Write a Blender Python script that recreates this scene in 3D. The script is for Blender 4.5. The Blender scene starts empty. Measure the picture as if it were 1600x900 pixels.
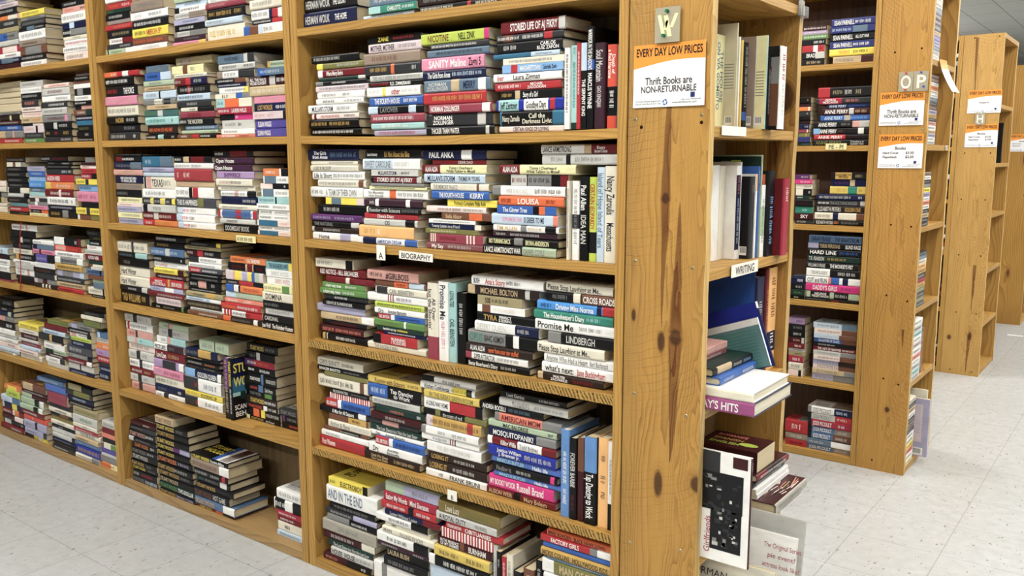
import bpy, math, random, re
from mathutils import Matrix, Vector, Euler, noise
PI = math.pi
K = 0.907                      # survey units -> metres (12 inch floor tiles come out at 0.305 m)
# ---------------------------------------------------------------- camera, light, exposure
CAM = (0.9235, -2.0322, 1.53); FPX = 1357.94; YAW, PITCH, ROLL = 0.6468, -0.1471, -0.0007
scn = bpy.context.scene; COL = scn.collection
cd = bpy.data.cameras.new('camera'); cam = bpy.data.objects.new('camera', cd); COL.objects.link(cam)
cd.sensor_width = 36; cd.lens = FPX / 1600 * 36; cd.clip_start = 0.05; cd.clip_end = 200
def cam_axes():
    cy, sy, cp, sp = math.cos(YAW), math.sin(YAW), math.cos(PITCH), math.sin(PITCH)
    f = Vector((-sy*cp, cy*cp, sp)); r = Vector((cy, sy, 0)); u = r.cross(f)
    c, s = math.cos(ROLL), math.sin(ROLL)
    return c*r + s*u, -s*r + c*u, f
RT, UP, FW = cam_axes()
m = Matrix((RT, UP, -FW)).transposed().to_4x4(); m.translation = Vector(CAM) * K
cam.matrix_world = m; scn.camera = cam
scn.view_settings.view_transform = 'Standard'; scn.view_settings.look = 'None'
scn.view_settings.gamma = 1.0; scn.view_settings.use_curve_mapping = False
scn.view_settings.exposure = -0.12
w = bpy.data.worlds.new('world'); scn.world = w; w.use_nodes = True
bg = w.node_tree.nodes['Background']; bg.inputs[0].default_value = (1.0, .985, .96, 1); bg.inputs[1].default_value = WORLD_STR = 0.17
scn.cycles.max_bounces = 6; scn.cycles.diffuse_bounces = 3; scn.cycles.glossy_bounces = 3
CEIL = 4.3
FIXTURES = [(-3.6, -1.6), (-1.0, -1.6), (1.6, -1.6), (-3.6, -5.0), (-1.0, -5.0), (1.6, -5.0), (4.4, -3.0), (4.4, 1.2), (-1.6, 1.35), (1.5, 1.35),
            (-1.6, 3.7), (1.7, 3.7), (1.7, 6.1), (4.6, 5.0), (4.6, 9.0), (1.8, 9.4), (3.4, 13), (3.4, 17), (3.4, 21), (-5.4, 14), (-5.4, 18)]  # those farthest down the aisle are added out of view to brighten the ceiling
FIX_W = 49
def tag(o, label=None, cat=None, group=None, kind=None):
    if label: o['label'] = label
    if cat: o['category'] = cat
    if group: o['group'] = group
    if kind: o['kind'] = kind
    return o
# ---------------------------------------------------------------- materials
def lin(h):
    return tuple((c/12.92 if c <= .04045 else ((c+.055)/1.055)**2.4) for c in (int(h[i:i+2], 16)/255 for i in (0, 2, 4)))
def newmat(name, base=(.8,.8,.8), rough=.5, spec=.5, metal=0):
    mt = bpy.data.materials.new(name); mt.use_nodes = True
    b = mt.node_tree.nodes['Principled BSDF']
    b.inputs['Base Color'].default_value = (*base, 1); b.inputs['Roughness'].default_value = rough
    b.inputs['Metallic'].default_value = metal; b.inputs['Specular IOR Level'].default_value = spec
    return mt, mt.node_tree, b
class NT:
    def __init__(s, nt): s.nt = nt
    def n(s, t, **kw):
        x = s.nt.nodes.new(t)
        for k, v in kw.items(): setattr(x, k, v)
        return x
    def l(s, a, b): s.nt.links.new(a, b)
    def math(s, op, a, b=None, clamp=False):
        x = s.n('ShaderNodeMath', operation=op); x.use_clamp = clamp
        for i, v in enumerate((a, b)):
            if v is None: continue
            if hasattr(v, 'links'): s.l(v, x.inputs[i])
            else: x.inputs[i].default_value = v
        return x.outputs[0]
    def mix(s, f, a, b, mode='MIX'):
        x = s.n('ShaderNodeMix', data_type='RGBA', blend_type=mode)
        for i, v in ((0, f), (6, a), (7, b)):
            if hasattr(v, 'links'): s.l(v, x.inputs[i])
            elif i == 0: x.inputs[0].default_value = v
            else: x.inputs[i].default_value = (*v, 1)
        return x.outputs[2]
    def noise(s, vec, scale, detail=3, rough=.5):
        x = s.n('ShaderNodeTexNoise'); s.l(vec, x.inputs['Vector'])
        x.inputs['Scale'].default_value = scale; x.inputs['Detail'].default_value = detail; x.inputs['Roughness'].default_value = rough
        return x
    def scale(s, vec, v):
        x = s.n('ShaderNodeVectorMath', operation='MULTIPLY'); s.l(vec, x.inputs[0]); x.inputs[1].default_value = v
        return x.outputs[0]
    def ramp(s, f, a, b):
        x = s.n('ShaderNodeMapRange'); s.l(f, x.inputs[0]); x.inputs[1].default_value = a; x.inputs[2].default_value = b
        return x.outputs[0]
def wood(name, axis, light='bb934e', dark='7c5428', knots=1.0, saw=.35, sawang=.5, rough=.5, ringw=.011):
    """pine boards: growth rings round a wandering pith, knots, fibres and saw marks; AXIS is the way the grain runs"""
    mt, nt, b = newmat(name, rough=rough, spec=.3); g = NT(nt)
    tc = g.n('ShaderNodeTexCoord'); oi = g.n('ShaderNodeObjectInfo')
    sx = g.n('ShaderNodeSeparateXYZ'); g.l(tc.outputs['Object'], sx.inputs[0])
    cb = g.n('ShaderNodeCombineXYZ')
    order = {'X': (1, 2, 0), 'Y': (0, 2, 1), 'Z': (0, 1, 2)}[axis]
    for i, k in enumerate(order): g.l(sx.outputs[k], cb.inputs[i])
    ad = g.n('ShaderNodeVectorMath', operation='ADD'); g.l(cb.outputs[0], ad.inputs[0])
    rv = g.n('ShaderNodeCombineXYZ')
    r1 = oi.outputs['Random']
    g.l(g.math('MULTIPLY', r1, 37.0), rv.inputs[2]); g.l(g.math('MULTIPLY', g.math('FRACT', g.math('MULTIPLY', r1, 91.7)), .09), rv.inputs[0])
    g.l(g.math('MULTIPLY', g.math('FRACT', g.math('MULTIPLY', r1, 57.3)), .05), rv.inputs[1])
    g.l(rv.outputs[0], ad.inputs[1]); P = ad.outputs[0]
    # knots
    kv = g.n('ShaderNodeTexVoronoi'); g.l(g.scale(P, (5.5, 5.5, 1.9)), kv.inputs['Vector']); kv.inputs['Scale'].default_value = 1.0
    kd = kv.outputs['Distance']
    kn = g.math('MULTIPLY', g.math('POWER', g.math('SUBTRACT', 1.0, g.ramp(kd, 0, .36)), 2.0), knots)
    low = g.noise(g.scale(P, (4, 4, 1.1)), 1.0, 2)
    lw = g.n('ShaderNodeVectorMath', operation='SUBTRACT'); g.l(low.outputs['Color'], lw.inputs[0]); lw.inputs[1].default_value = (.5, .5, .5)
    wp = g.n('ShaderNodeVectorMath', operation='SCALE'); g.l(lw.outputs[0], wp.inputs[0]); wp.inputs['Scale'].default_value = .13
    q = g.n('ShaderNodeVectorMath', operation='ADD'); g.l(P, q.inputs[0]); g.l(wp.outputs[0], q.inputs[1])
    qs = g.n('ShaderNodeSeparateXYZ'); g.l(q.outputs[0], qs.inputs[0])
    rr = g.math('SQRT', g.math('ADD', g.math('POWER', g.math('ADD', qs.outputs[0], .06), 2), g.math('POWER', g.math('ADD', qs.outputs[1], .035), 2)))
    rr = g.math('ADD', rr, g.math('MULTIPLY', kn, -.035))
    ring = g.math('FRACT', g.math('MULTIPLY', rr, 1/ringw))
    line = g.math('POWER', ring, 2.2)
    fib = g.noise(g.scale(P, (260, 260, 6)), 1.0, 3, .6)
    blot = g.noise(g.scale(P, (9, 9, 1.6)), 1.0, 2)
    L, D = lin(light), lin(dark)
    c = g.mix(g.math('MULTIPLY', line, .62), L, D)
    c = g.mix(g.math('MULTIPLY', g.ramp(fib.outputs['Fac'], .35, .75), .35), c, D)
    c = g.mix(g.math('MULTIPLY', g.ramp(blot.outputs['Fac'], .5, .8), .3), c, D)
    # saw marks: slanting parallel scratches
    ss = g.n('ShaderNodeSeparateXYZ'); g.l(P, ss.inputs[0])
    t = g.math('ADD', ss.outputs[2], g.math('MULTIPLY', g.math('ADD', ss.outputs[0], ss.outputs[1]), sawang))
    wv = g.math('SINE', g.math('ADD', g.math('MULTIPLY', t, 620.0), g.math('MULTIPLY', blot.outputs['Fac'], 9.0)))
    sawm = g.math('MULTIPLY', g.ramp(wv, .3, 1.0), g.ramp(g.noise(g.scale(P, (6, 6, 3)), 1.0, 1).outputs['Fac'], .45, .7))
    c = g.mix(g.math('MULTIPLY', sawm, saw), c, lin('6e4a22'))
    kc = g.ramp(kn, .62, .86)
    c = g.mix(g.math('MULTIPLY', kc, .92), c, lin('3f2210'))
    c = g.mix(g.math('MULTIPLY', g.ramp(kn, .25, .6), .3), c, lin('7d4c1e'))
    tint = g.n('ShaderNodeHueSaturation'); g.l(c, tint.inputs['Color'])
    g.l(g.math('ADD', .9, g.math('MULTIPLY', g.math('FRACT', g.math('MULTIPLY', r1, 13.1)), .18)), tint.inputs['Value'])
    g.l(tint.outputs[0], b.inputs['Base Color'])
    bp = g.n('ShaderNodeBump'); bp.inputs['Strength'].default_value = .35; bp.inputs['Distance'].default_value = .002
    hh = g.math('ADD', g.math('MULTIPLY', wv, -.25 * saw), g.math('ADD', fib.outputs['Fac'], g.math('MULTIPLY', line, -.3)))
    g.l(hh, bp.inputs['Height']); g.l(bp.outputs[0], b.inputs['Normal'])
    return mt
def end_wood(name, knots, streaks, light='b98e49', dark='714a22', slant=.42, edge=1.0, yoff=.0, sawk=1.0):
    """flat-sawn end board: its knots (x, z, half width, half height) and resin streaks (x, z, to x, z, width at the first end) stand where the board has them"""
    mt, nt, b = newmat(name, rough=.5, spec=.3); g = NT(nt); M = g.math
    tc = g.n('ShaderNodeTexCoord'); P = tc.outputs['Object']; s = g.n('ShaderNodeSeparateXYZ'); g.l(P, s.inputs[0]); x, y, z = s.outputs
    low = g.noise(g.scale(P, (8, 8, 1.7)), 1.0, 3, .55); md = g.noise(g.scale(P, (30, 30, 7)), 1.0, 2)
    xw = M('ADD', x, M('ADD', M('MULTIPLY', M('SUBTRACT', low.outputs['Fac'], .5), .17), M('MULTIPLY', M('SUBTRACT', md.outputs['Fac'], .5), .012)))
    kmask = None; push = None; ringk = None
    for kx, kz, rx, rz in knots:
        d2 = M('ADD', M('POWER', M('DIVIDE', M('SUBTRACT', x, kx), rx), 2), M('POWER', M('DIVIDE', M('SUBTRACT', z, kz), rz), 2))
        d = M('SQRT', d2); e = M('POWER', 2.718, M('MULTIPLY', d2, -.16)); m_ = M('SUBTRACT', 1.0, g.ramp(d, .75, 1.15))
        sgn = M('MULTIPLY', e, M('MULTIPLY', M('SUBTRACT', x, kx), -.72))
        kmask = m_ if kmask is None else M('MAXIMUM', kmask, m_); push = sgn if push is None else M('ADD', push, sgn)
        rk = M('MULTIPLY', M('SUBTRACT', 1.0, g.ramp(d, 1.0, 2.1)), M('FRACT', M('MULTIPLY', d, 3.6))); ringk = rk if ringk is None else M('MAXIMUM', ringk, rk)
    if push is not None: xw = M('ADD', xw, push)
    rr = M('SQRT', M('ADD', M('POWER', xw, 2), M('POWER', M('ADD', M('ADD', y, .03-yoff), M('MULTIPLY', low.outputs['Fac'], .05)), 2)))
    ring = M('FRACT', M('ADD', M('MULTIPLY', rr, 125.0), M('MULTIPLY', md.outputs['Fac'], .9))); line = M('POWER', ring, 2.4)
    fib = g.noise(g.scale(P, (300, 300, 5)), 1.0, 3, .6); blot = g.noise(g.scale(P, (8, 8, 2.2)), 1.0, 3)
    L, D = lin(light), lin(dark)
    c = g.mix(M('MULTIPLY', M('MULTIPLY', line, g.ramp(g.noise(g.scale(P, (12, 12, 3)), 1.0, 2).outputs['Fac'], .3, .62)), .75), L, D); c = g.mix(M('MULTIPLY', g.ramp(fib.outputs['Fac'], .35, .75), .3), c, D)
    c = g.mix(M('MULTIPLY', g.ramp(blot.outputs['Fac'], .45, .75), .4), c, lin('9b7440'))
    tl = M('ADD', z, M('MULTIPLY', x, -slant)); tl = M('ADD', tl, M('MULTIPLY', M('POWER', x, 2), -2.0))
    w1 = M('SINE', M('ADD', M('MULTIPLY', tl, 300.0), M('MULTIPLY', blot.outputs['Fac'], 16.0))); wide = g.noise(g.scale(P, (5, 5, 4)), 1.0, 1)
    s1 = M('MULTIPLY', g.ramp(w1, .8, 1.0), g.ramp(wide.outputs['Fac'], .42, .66))
    w2 = M('SINE', M('ADD', M('MULTIPLY', M('ADD', z, M('MULTIPLY', x, -.12)), 1500.0), M('MULTIPLY', md.outputs['Fac'], 8.0)))
    nearl = M('SUBTRACT', 1.0, g.ramp(x, -.10, -.035)); s2 = M('MULTIPLY', M('MULTIPLY', g.ramp(w2, .1, .9), nearl), g.ramp(wide.outputs['Fac'], .3, .65))
    c = g.mix(M('MULTIPLY', s1, .27*sawk), c, lin('6b4822')); c = g.mix(M('MULTIPLY', s2, .4*edge), c, lin('66492a')); c = g.mix(M('MULTIPLY', nearl, .22*edge), c, lin('80663c'))
    for x0, z0, x1, z1, w0 in streaks:
        t = g.n('ShaderNodeMapRange'); g.l(z, t.inputs[0]); t.inputs[1].default_value = z0; t.inputs[2].default_value = z1; t = t.outputs[0]
        cx = M('ADD', M('ADD', x0, M('MULTIPLY', t, x1-x0)), M('MULTIPLY', M('SUBTRACT', md.outputs['Fac'], .5), .012)); wd = M('ADD', M('MULTIPLY', M('POWER', M('SUBTRACT', 1.0, t), .7), w0), .0005)
        inz = M('MULTIPLY', M('GREATER_THAN', t, .001), M('LESS_THAN', t, .999)); mk = M('MULTIPLY', M('SUBTRACT', 1.0, g.ramp(M('DIVIDE', M('ABSOLUTE', M('SUBTRACT', x, cx)), wd), .75, 1.1)), inz)
        c = g.mix(M('MULTIPLY', mk, M('ADD', .68, M('MULTIPLY', line, .3))), c, lin('582e0e'))
    if ringk is not None: c = g.mix(M('MULTIPLY', ringk, .5), c, lin('7a4a1d')); c = g.mix(M('MULTIPLY', kmask, M('ADD', .7, M('MULTIPLY', md.outputs['Fac'], .35))), c, lin('3c2210'))
    g.l(c, b.inputs['Base Color']); bp = g.n('ShaderNodeBump'); bp.inputs['Strength'].default_value = .35; bp.inputs['Distance'].default_value = .002
    g.l(M('ADD', M('MULTIPLY', s1, -.6), M('ADD', fib.outputs['Fac'], M('MULTIPLY', s2, -.5))), bp.inputs['Height']); g.l(bp.outputs[0], b.inputs['Normal']); return mt
WEND_W = end_wood('pine_end_board_w', [(-.001, 1.297, .0095, .014), (.034, .97, .016, .021), (-.003, .955, .010, .026), (.1, .621, .017, .021), (-.079, 1.012, .006, .016), (-.002, .6, .012, .035)],
    [(-.001, 1.29, .004, 1.62, .012), (-.001, 1.30, -.004, .99, .011), (.034, .98, .037, 1.29, .017), (.034, .97, .030, .66, .017)])
WEND_F = end_wood('pine_far_side_board', [(.07, 1.555, .03, .045)], [(.05, 1.5, .035, .9, .02)], yoff=.56, light='b78d4a', dark='6f4620', slant=.2)
WEND_O = end_wood('pine_end_board_op', [(.017, .288, .010, .013)], [(.062, .655, .064, .575, .006)], light='bb8e49', dark='7e5529', slant=-.75, edge=.35, sawk=1.7)
WEND_H = end_wood('pine_end_board_h', [(.045, .26, .010, .03), (-.075, .24, .012, .016)], [(-.04, 2.13, -.03, 1.75, .010), (.044, .72, .04, .42, .010), (.044, .27, .034, .02, .012)], light='c49c5a', dark='8a622e', slant=-.3, edge=.2)
WX = wood('pine_along_x', 'X'); WY = wood('pine_along_y', 'Y'); WZ = wood('pine_upright', 'Z', knots=.62, saw=.25, sawang=1.2)
WEND = wood('pine_end_board', 'Z', knots=1.15, saw=.55, sawang=.7, light='bd9048', dark='7d5426', ringw=.014)
WYL = wood('pine_pale', 'Z', light='d0b070', dark='9c7640', saw=.3, sawang=1.5)
WSHADE = wood('pine_greyed', 'X', light='a8895c', dark='6d5434', saw=.3)  # greyer, darker pine for the floor shelves of some bays
WBACK = wood('pine_back_board', 'Z', light='9d7f55', dark='6d5236', knots=.3, saw=.1)
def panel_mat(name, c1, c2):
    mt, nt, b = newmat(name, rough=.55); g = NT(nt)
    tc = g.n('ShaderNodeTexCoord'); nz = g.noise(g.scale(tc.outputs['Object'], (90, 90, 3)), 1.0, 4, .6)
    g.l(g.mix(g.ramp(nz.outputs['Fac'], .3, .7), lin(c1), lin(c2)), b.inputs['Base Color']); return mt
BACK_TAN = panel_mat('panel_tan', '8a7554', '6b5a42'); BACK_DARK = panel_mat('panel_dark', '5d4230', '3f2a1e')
def rough_edge():
    mt, nt, b = newmat('sawn_edge', rough=.7, spec=.2); g = NT(nt)
    tc = g.n('ShaderNodeTexCoord'); nz = g.noise(tc.outputs['Object'], 14, 2)
    sx = g.n('ShaderNodeSeparateXYZ'); g.l(tc.outputs['Object'], sx.inputs[0])
    v = g.math('SINE', g.math('ADD', g.math('MULTIPLY', g.math('ADD', sx.outputs[0], g.math('MULTIPLY', sx.outputs[2], .55)), 560), g.math('MULTIPLY', nz.outputs['Fac'], 22)))
    f2 = g.noise(g.scale(tc.outputs['Object'], (60, 60, 200)), 1.0, 3)
    k = g.math('MULTIPLY', g.ramp(v, -.2, .9), g.ramp(f2.outputs['Fac'], .3, .6))
    c = g.mix(k, lin('ad8a4e'), lin('4e3819')); g.l(c, b.inputs['Base Color'])
    bp = g.n('ShaderNodeBump'); bp.inputs['Strength'].default_value = .8; bp.inputs['Distance'].default_value = .004
    g.l(g.math('MULTIPLY', k, -1), bp.inputs['Height']); g.l(bp.outputs[0], b.inputs['Normal']); return mt
SAWN = rough_edge()
PAL = dict(bk=('08080a','black'), nk=('121216','black'), dg=('2e2f32','dark grey'), dg2=('45464f','slate grey'), gy=('80807e','grey'), gg=('a39d8f','greige'), lg=('c4c3bd','light grey'),
    wh=('ecebe6','white'), cr=('e0d9c4','cream'), tn=('c3aa80','tan'), ta=('93806f','taupe'), kh=('a1946a','khaki'), kb=('cfc9a8','beige'), br=('714631','brown'), db=('2b1d18','dark brown'),
    mr=('3e1014','maroon'), rd=('b4222a','red'), dr=('70131b','dark red'), ch=('a51d38','crimson'), ch2=('a3333a','brick red'), bu=('94394a','raspberry'), ro3=('7f4a4e','dusty red'),
    ro2=('d9492c','orange red'), sa=('e07f68','salmon'), rs=('d39b90','rose'), wp=('ead5cb','pale pink'), lp=('d6c3c6','lilac pink'), pk=('db86a4','pink'), hp=('d4247c','hot pink'),
    br2=('8a5a3a','brown'), ap=('eeb46a','apricot'), yl=('ecd62e','yellow'), ye=('d9bb4c','mustard'), py=('e9e4a8','pale yellow'), gd=('c39b45','gold'), gb=('7c6a32','olive brown'),
    ol=('77753a','olive'), lm=('b9cc3a','lime green'), gr=('5d8a45','green'), sg=('aabd9e','sage green'), dn=('17332c','dark green'), dn2=('3d6663','dark teal'), tl=('27836f','teal'),
    tq=('2b6a8a','deep blue'), tq2=('5c8587','dusty teal'), aq=('9cc9c7','pale teal'), aq2=('7fb0b5','aqua'), sk=('7dacdb','sky blue'), bs=('5b8cc8','sky blue'), az=('3e8fd8','bright blue'),
    pb=('bccfe0','pale blue'), bl=('2f5fae','blue'), bm=('4a6dbb','mid blue'), ro=('1d2f9a','royal blue'), nv=('111940','navy'), nv2=('2c3576','navy'), sl=('5d7488','slate blue'), sl2=('4f6f98','slate blue'),
    lv=('a9a6c4','lavender'), lv2=('a88bb5','lilac'), pl=('3b1f2d','plum'), pu=('5b2b68','purple'), pu2=('544a9c','violet'), pg=('b5a88c','cream'))
PAL['or'] = ('e2662a', 'orange'); PAL['or2'] = ('dd7a35', 'orange')
MATS = {}
def cmat(code):
    code = code or 'gy'
    if code in MATS: return MATS[code]
    c = lin(PAL[code][0]); gl = .3*c[0]+.6*c[1]+.1*c[2]; c = tuple(.86*v+.14*gl for v in c); mt, nt, b = newmat('cover_' + PAL[code][1].replace(' ', '_'), c, .38, .28); g = NT(nt)
    tc = g.n('ShaderNodeTexCoord'); nz = g.noise(g.scale(tc.outputs['Object'], (14, 14, 40)), 1.0, 4, .6)
    dk = tuple(v*.72 for v in c)
    g.l(g.mix(g.math('MULTIPLY', g.ramp(nz.outputs['Fac'], .45, .75), .6), c, dk), b.inputs['Base Color'])
    g.l(g.math('ADD', .25, g.math('MULTIPLY', nz.outputs['Fac'], .3)), b.inputs['Roughness'])
    MATS[code] = mt; return mt
def page_mat():
    mt, nt, b = newmat('book_pages', rough=.8, spec=.1); g = NT(nt)
    tc = g.n('ShaderNodeTexCoord'); nz = g.noise(g.scale(tc.outputs['Object'], (6, 6, 1400)), 1.0, 2)
    oi = g.n('ShaderNodeObjectInfo'); base = g.mix(oi.outputs['Random'], lin('dcd5c2'), lin('c8b791'))
    g.l(g.mix(g.math('MULTIPLY', g.ramp(nz.outputs['Fac'], .4, .7), .4), base, lin('9a8d74')), b.inputs['Base Color']); return mt
PAGES = page_mat()
# ---------------------------------------------------------------- mesh helpers
class MB:
    def __init__(s): s.v = []; s.f = []; s.mi = []; s.mats = []
    def m(s, mt):
        if mt not in s.mats: s.mats.append(mt)
        return s.mats.index(mt)
    def face(s, pts, mt):
        n = len(s.v); s.v += [tuple(p) for p in pts]; s.f.append(tuple(range(n, n+len(pts)))); s.mi.append(s.m(mt))
    def box(s, a, b, mt):
        x0, y0, z0 = a; x1, y1, z1 = b; n = len(s.v)
        s.v += [(x0,y0,z0),(x1,y0,z0),(x1,y1,z0),(x0,y1,z0),(x0,y0,z1),(x1,y0,z1),(x1,y1,z1),(x0,y1,z1)]
        i = s.m(mt)
        for f in ((0,3,2,1),(4,5,6,7),(0,1,5,4),(1,2,6,5),(2,3,7,6),(3,0,4,7)): s.f.append(tuple(n+k for k in f)); s.mi.append(i)
    def add(s, verts, faces, mt):
        n = len(s.v); s.v += [tuple(p) for p in verts]; i = s.m(mt)
        for f in faces: s.f.append(tuple(n+k for k in f)); s.mi.append(i)
    def disc(s, c, r, ax, mt, n=14, h=.002, r2=None):
        """a low cylinder / dome button on axis AX ('x-','y-','x+')"""
        r2 = r if r2 is None else r2; ring = []; rb = []
        for k in range(n):
            a = 2*PI*k/n; p, q = math.cos(a), math.sin(a)
            if ax[0] == 'y': ring.append((c[0]+p*r2, c[1]-h, c[2]+q*r2)); rb.append((c[0]+p*r, c[1], c[2]+q*r))
            else: ring.append((c[0]+h, c[1]+p*r2, c[2]+q*r2)); rb.append((c[0], c[1]+p*r, c[2]+q*r))
        s.add(rb+ring, [tuple(range(n, 2*n))] + [(k, (k+1)%n, n+(k+1)%n, n+k) for k in range(n)] + [tuple(range(n-1, -1, -1))], mt)
    def mesh(s, name):
        me = bpy.data.meshes.new(name); me.from_pydata([(x*K, y*K, z*K) for x, y, z in s.v], [], s.f)
        for mt in s.mats: me.materials.append(mt)
        me.polygons.foreach_set('material_index', s.mi); me.update(); return me
    def build(s, name, parent=None, loc=None, rot=None):
        o = bpy.data.objects.new(name, s.mesh(name)); COL.objects.link(o)
        if parent: o.parent = parent
        if loc: o.location = Vector(loc)*K
        if rot: o.rotation_euler = rot
        return o
def empty(name, loc, rot=(0, 0, 0)):
    o = bpy.data.objects.new(name, None); o.empty_display_size = .05; COL.objects.link(o)
    o.location = Vector(loc)*K; o.rotation_euler = rot; return o
def bevelled(o, w=.003, seg=2):
    md = o.modifiers.new('soft_edges', 'BEVEL'); md.width = w*K; md.segments = seg; md.limit_method = 'ANGLE'; return o
# ---------------------------------------------------------------- lettering
CH = "ABCDEFGHIJKLMNOPQRSTUVWXYZabcdefghijklmnopqrstuvwxyz0123456789.,:'!-&#$|?/"
GL = {}
def load_glyphs():
    tmp = {}
    for bold in (0, 1):
        for c in CH:
            for rep in (1, 2):
                cu = bpy.data.curves.new('t', 'FONT'); cu.body = c*rep; cu.resolution_u = 3; cu.offset = .018 if bold else 0
                cu.fill_mode = 'FRONT'; o = bpy.data.objects.new('t', cu); COL.objects.link(o); tmp[bold, c, rep] = o
    bpy.context.view_layer.update(); dg = bpy.context.evaluated_depsgraph_get()
    for bold in (0, 1):
        for c in CH:
            o1 = tmp[bold, c, 1].evaluated_get(dg); me = o1.to_mesh()
            vs = [(p.co.x, p.co.y) for p in me.vertices]; fs = [tuple(p.vertices) for p in me.polygons]
            if fs:
                q = me.polygons[0]
                flip = q.normal.z < 0
            else: flip = False
            o1.to_mesh_clear()
            o2 = tmp[bold, c, 2].evaluated_get(dg); me2 = o2.to_mesh(); mx2 = max([p.co.x for p in me2.vertices] or [0]); o2.to_mesh_clear()
            mx1 = max([p[0] for p in vs] or [0])
            GL[bold, c] = (vs, [f[::-1] for f in fs] if flip else fs, mx2-mx1)
    for o in tmp.values():
        cu = o.data; bpy.data.objects.remove(o); bpy.data.curves.remove(cu)
load_glyphs()
def text_w(t, bold=0):
    return sum(.28 if c == ' ' else GL.get((bold, c), GL[0, '-'])[2] for c in t)
def put_text(mb, t, o, ux, uy, w, h, mt, bold=0, align='c', maxstretch=1.15, minx=.45):
    """lettering inside a box W x H whose lower corner is O; UX, UY are unit vectors"""
    tw = max(text_w(t, bold), .01); s = h/.72; sx = s
    if tw*sx > w: sx = w/tw
    if sx < s*minx: s = sx/minx
    if sx > s*maxstretch: sx = s*maxstretch
    x = (w-tw*sx)/2 if align == 'c' else 0; y0 = (h-.72*s)/2
    for c in t:
        if c == ' ': x += .28*sx; continue
        vs, fs, adv = GL.get((bold, c), GL[0, '-'])
        mb.add([tuple(o[k]+ux[k]*(x+a*sx)+uy[k]*(y0+b*s) for k in range(3)) for a, b in vs], fs, mt); x += adv*sx
def scribble(mb, o, ux, uy, w, h, mt, rnd):
    """lettering too small to read: uneven little strokes in word groups"""
    x = 0; sz = h*.55
    while x < w:
        for _ in range(rnd.randint(3, 7)):
            cw = sz*rnd.uniform(.14, .3); hh = h*rnd.choice((.75, 1, 1, .8)); y = (h-hh)/2
            if x+cw > w: return
            p = lambda a, b: tuple(o[k]+ux[k]*a+uy[k]*b for k in range(3))
            mb.face([p(x, y), p(x+cw, y), p(x+cw, y+hh), p(x, y+hh)], mt)
            if rnd.random() < .5:
                yy = y+hh*rnd.choice((0, .42, .8)); mb.face([p(x, yy), p(x+cw*2.1, yy), p(x+cw*2.1, yy+hh*.18), p(x, yy+hh*.18)], mt)
            x += cw*2.4
        x += sz*.5
# ---------------------------------------------------------------- room
def tile_floor():
    mt, nt, b = newmat('vinyl_floor_tiles', rough=.28, spec=.5); g = NT(nt)
    tc = g.n('ShaderNodeTexCoord'); P = tc.outputs['Object']; s = g.n('ShaderNodeSeparateXYZ'); g.l(P, s.inputs[0])
    T = .336*K
    def joint(ax, off):
        f = g.math('FRACT', g.math('DIVIDE', g.math('SUBTRACT', s.outputs[ax], off*K), T))
        return g.math('LESS_THAN', g.math('MINIMUM', f, g.math('SUBTRACT', 1.0, f)), .0034)
    j = g.math('MAXIMUM', joint(0, -2.70), joint(1, -.146))
    fl = g.n('ShaderNodeVectorMath', operation='FLOOR'); g.l(g.scale(P, (1/T, 1/T, 1)), fl.inputs[0])
    wn = g.n('ShaderNodeTexWhiteNoise'); g.l(fl.outputs[0], wn.inputs['Vector'])
    big = g.noise(P, 1.3, 3); md = g.noise(P, 22, 4, .65)
    c = g.mix(g.ramp(md.outputs['Fac'], .35, .7), lin('b9bbbc'), lin('abadad'))
    c = g.mix(g.math('MULTIPLY', g.ramp(big.outputs['Fac'], .4, .7), .35), c, lin('a5a5a0'))
    c = g.mix(g.math('MULTIPLY', wn.outputs['Value'], .12), c, lin('a8a69c'))
    st = g.noise(g.scale(P, (95, 26, 1)), 1.0, 2); c = g.mix(g.ramp(st.outputs['Fac'], .66, .71), c, lin('77756f'))
    v = g.n('ShaderNodeTexVoronoi'); g.l(g.scale(P, (26, 20, 1)), v.inputs['Vector']); v.inputs['Scale'].default_value = 1
    sp = g.math('MULTIPLY', g.math('LESS_THAN', v.outputs['Distance'], .12), g.math('LESS_THAN', g.noise(P, 9, 1).outputs['Fac'], .47))
    c = g.mix(g.math('MULTIPLY', sp, .75), c, lin('4f4c46'))
    c = g.mix(g.math('MULTIPLY', j, .8), c, lin('6b6962')); g.l(c, b.inputs['Base Color'])
    g.l(g.math('ADD', .2, g.math('MULTIPLY', md.outputs['Fac'], .25)), b.inputs['Roughness']); return mt
mb = MB(); mb.face([(-14, -12, 0), (14, -12, 0), (14, 32, 0), (-14, 32, 0)], tile_floor()); tag(mb.build('floor'), kind='structure')
def ceiling_mat():
    mt, nt, b = newmat('ceiling_tiles', rough=.9, spec=.1); g = NT(nt)
    tc = g.n('ShaderNodeTexCoord'); P = tc.outputs['Object']; s = g.n('ShaderNodeSeparateXYZ'); g.l(P, s.inputs[0])
    def joint(ax, off, T):
        f = g.math('FRACT', g.math('DIVIDE', g.math('SUBTRACT', s.outputs[ax], off*K), T*K)); return g.math('LESS_THAN', g.math('MINIMUM', f, g.math('SUBTRACT', 1.0, f)), .014*.65/T)
    j = g.math('MAXIMUM', joint(0, -1.9, .65), joint(1, 12.4, 1.24)); nz = g.noise(P, 60, 3)
    c = g.mix(g.math('MULTIPLY', nz.outputs['Fac'], .3), lin('cfcfca'), lin('b0b0aa')); c = g.mix(j, c, lin('8f8f8a')); g.l(c, b.inputs['Base Color']); return mt
mb = MB(); mb.box((-14, -12, CEIL), (14, 32, CEIL+.1), ceiling_mat()); tag(mb.build('ceiling'), kind='structure')
wm, nt, b_ = newmat('painted_wall', lin('c9c4b6'), .8, .2)
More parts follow.
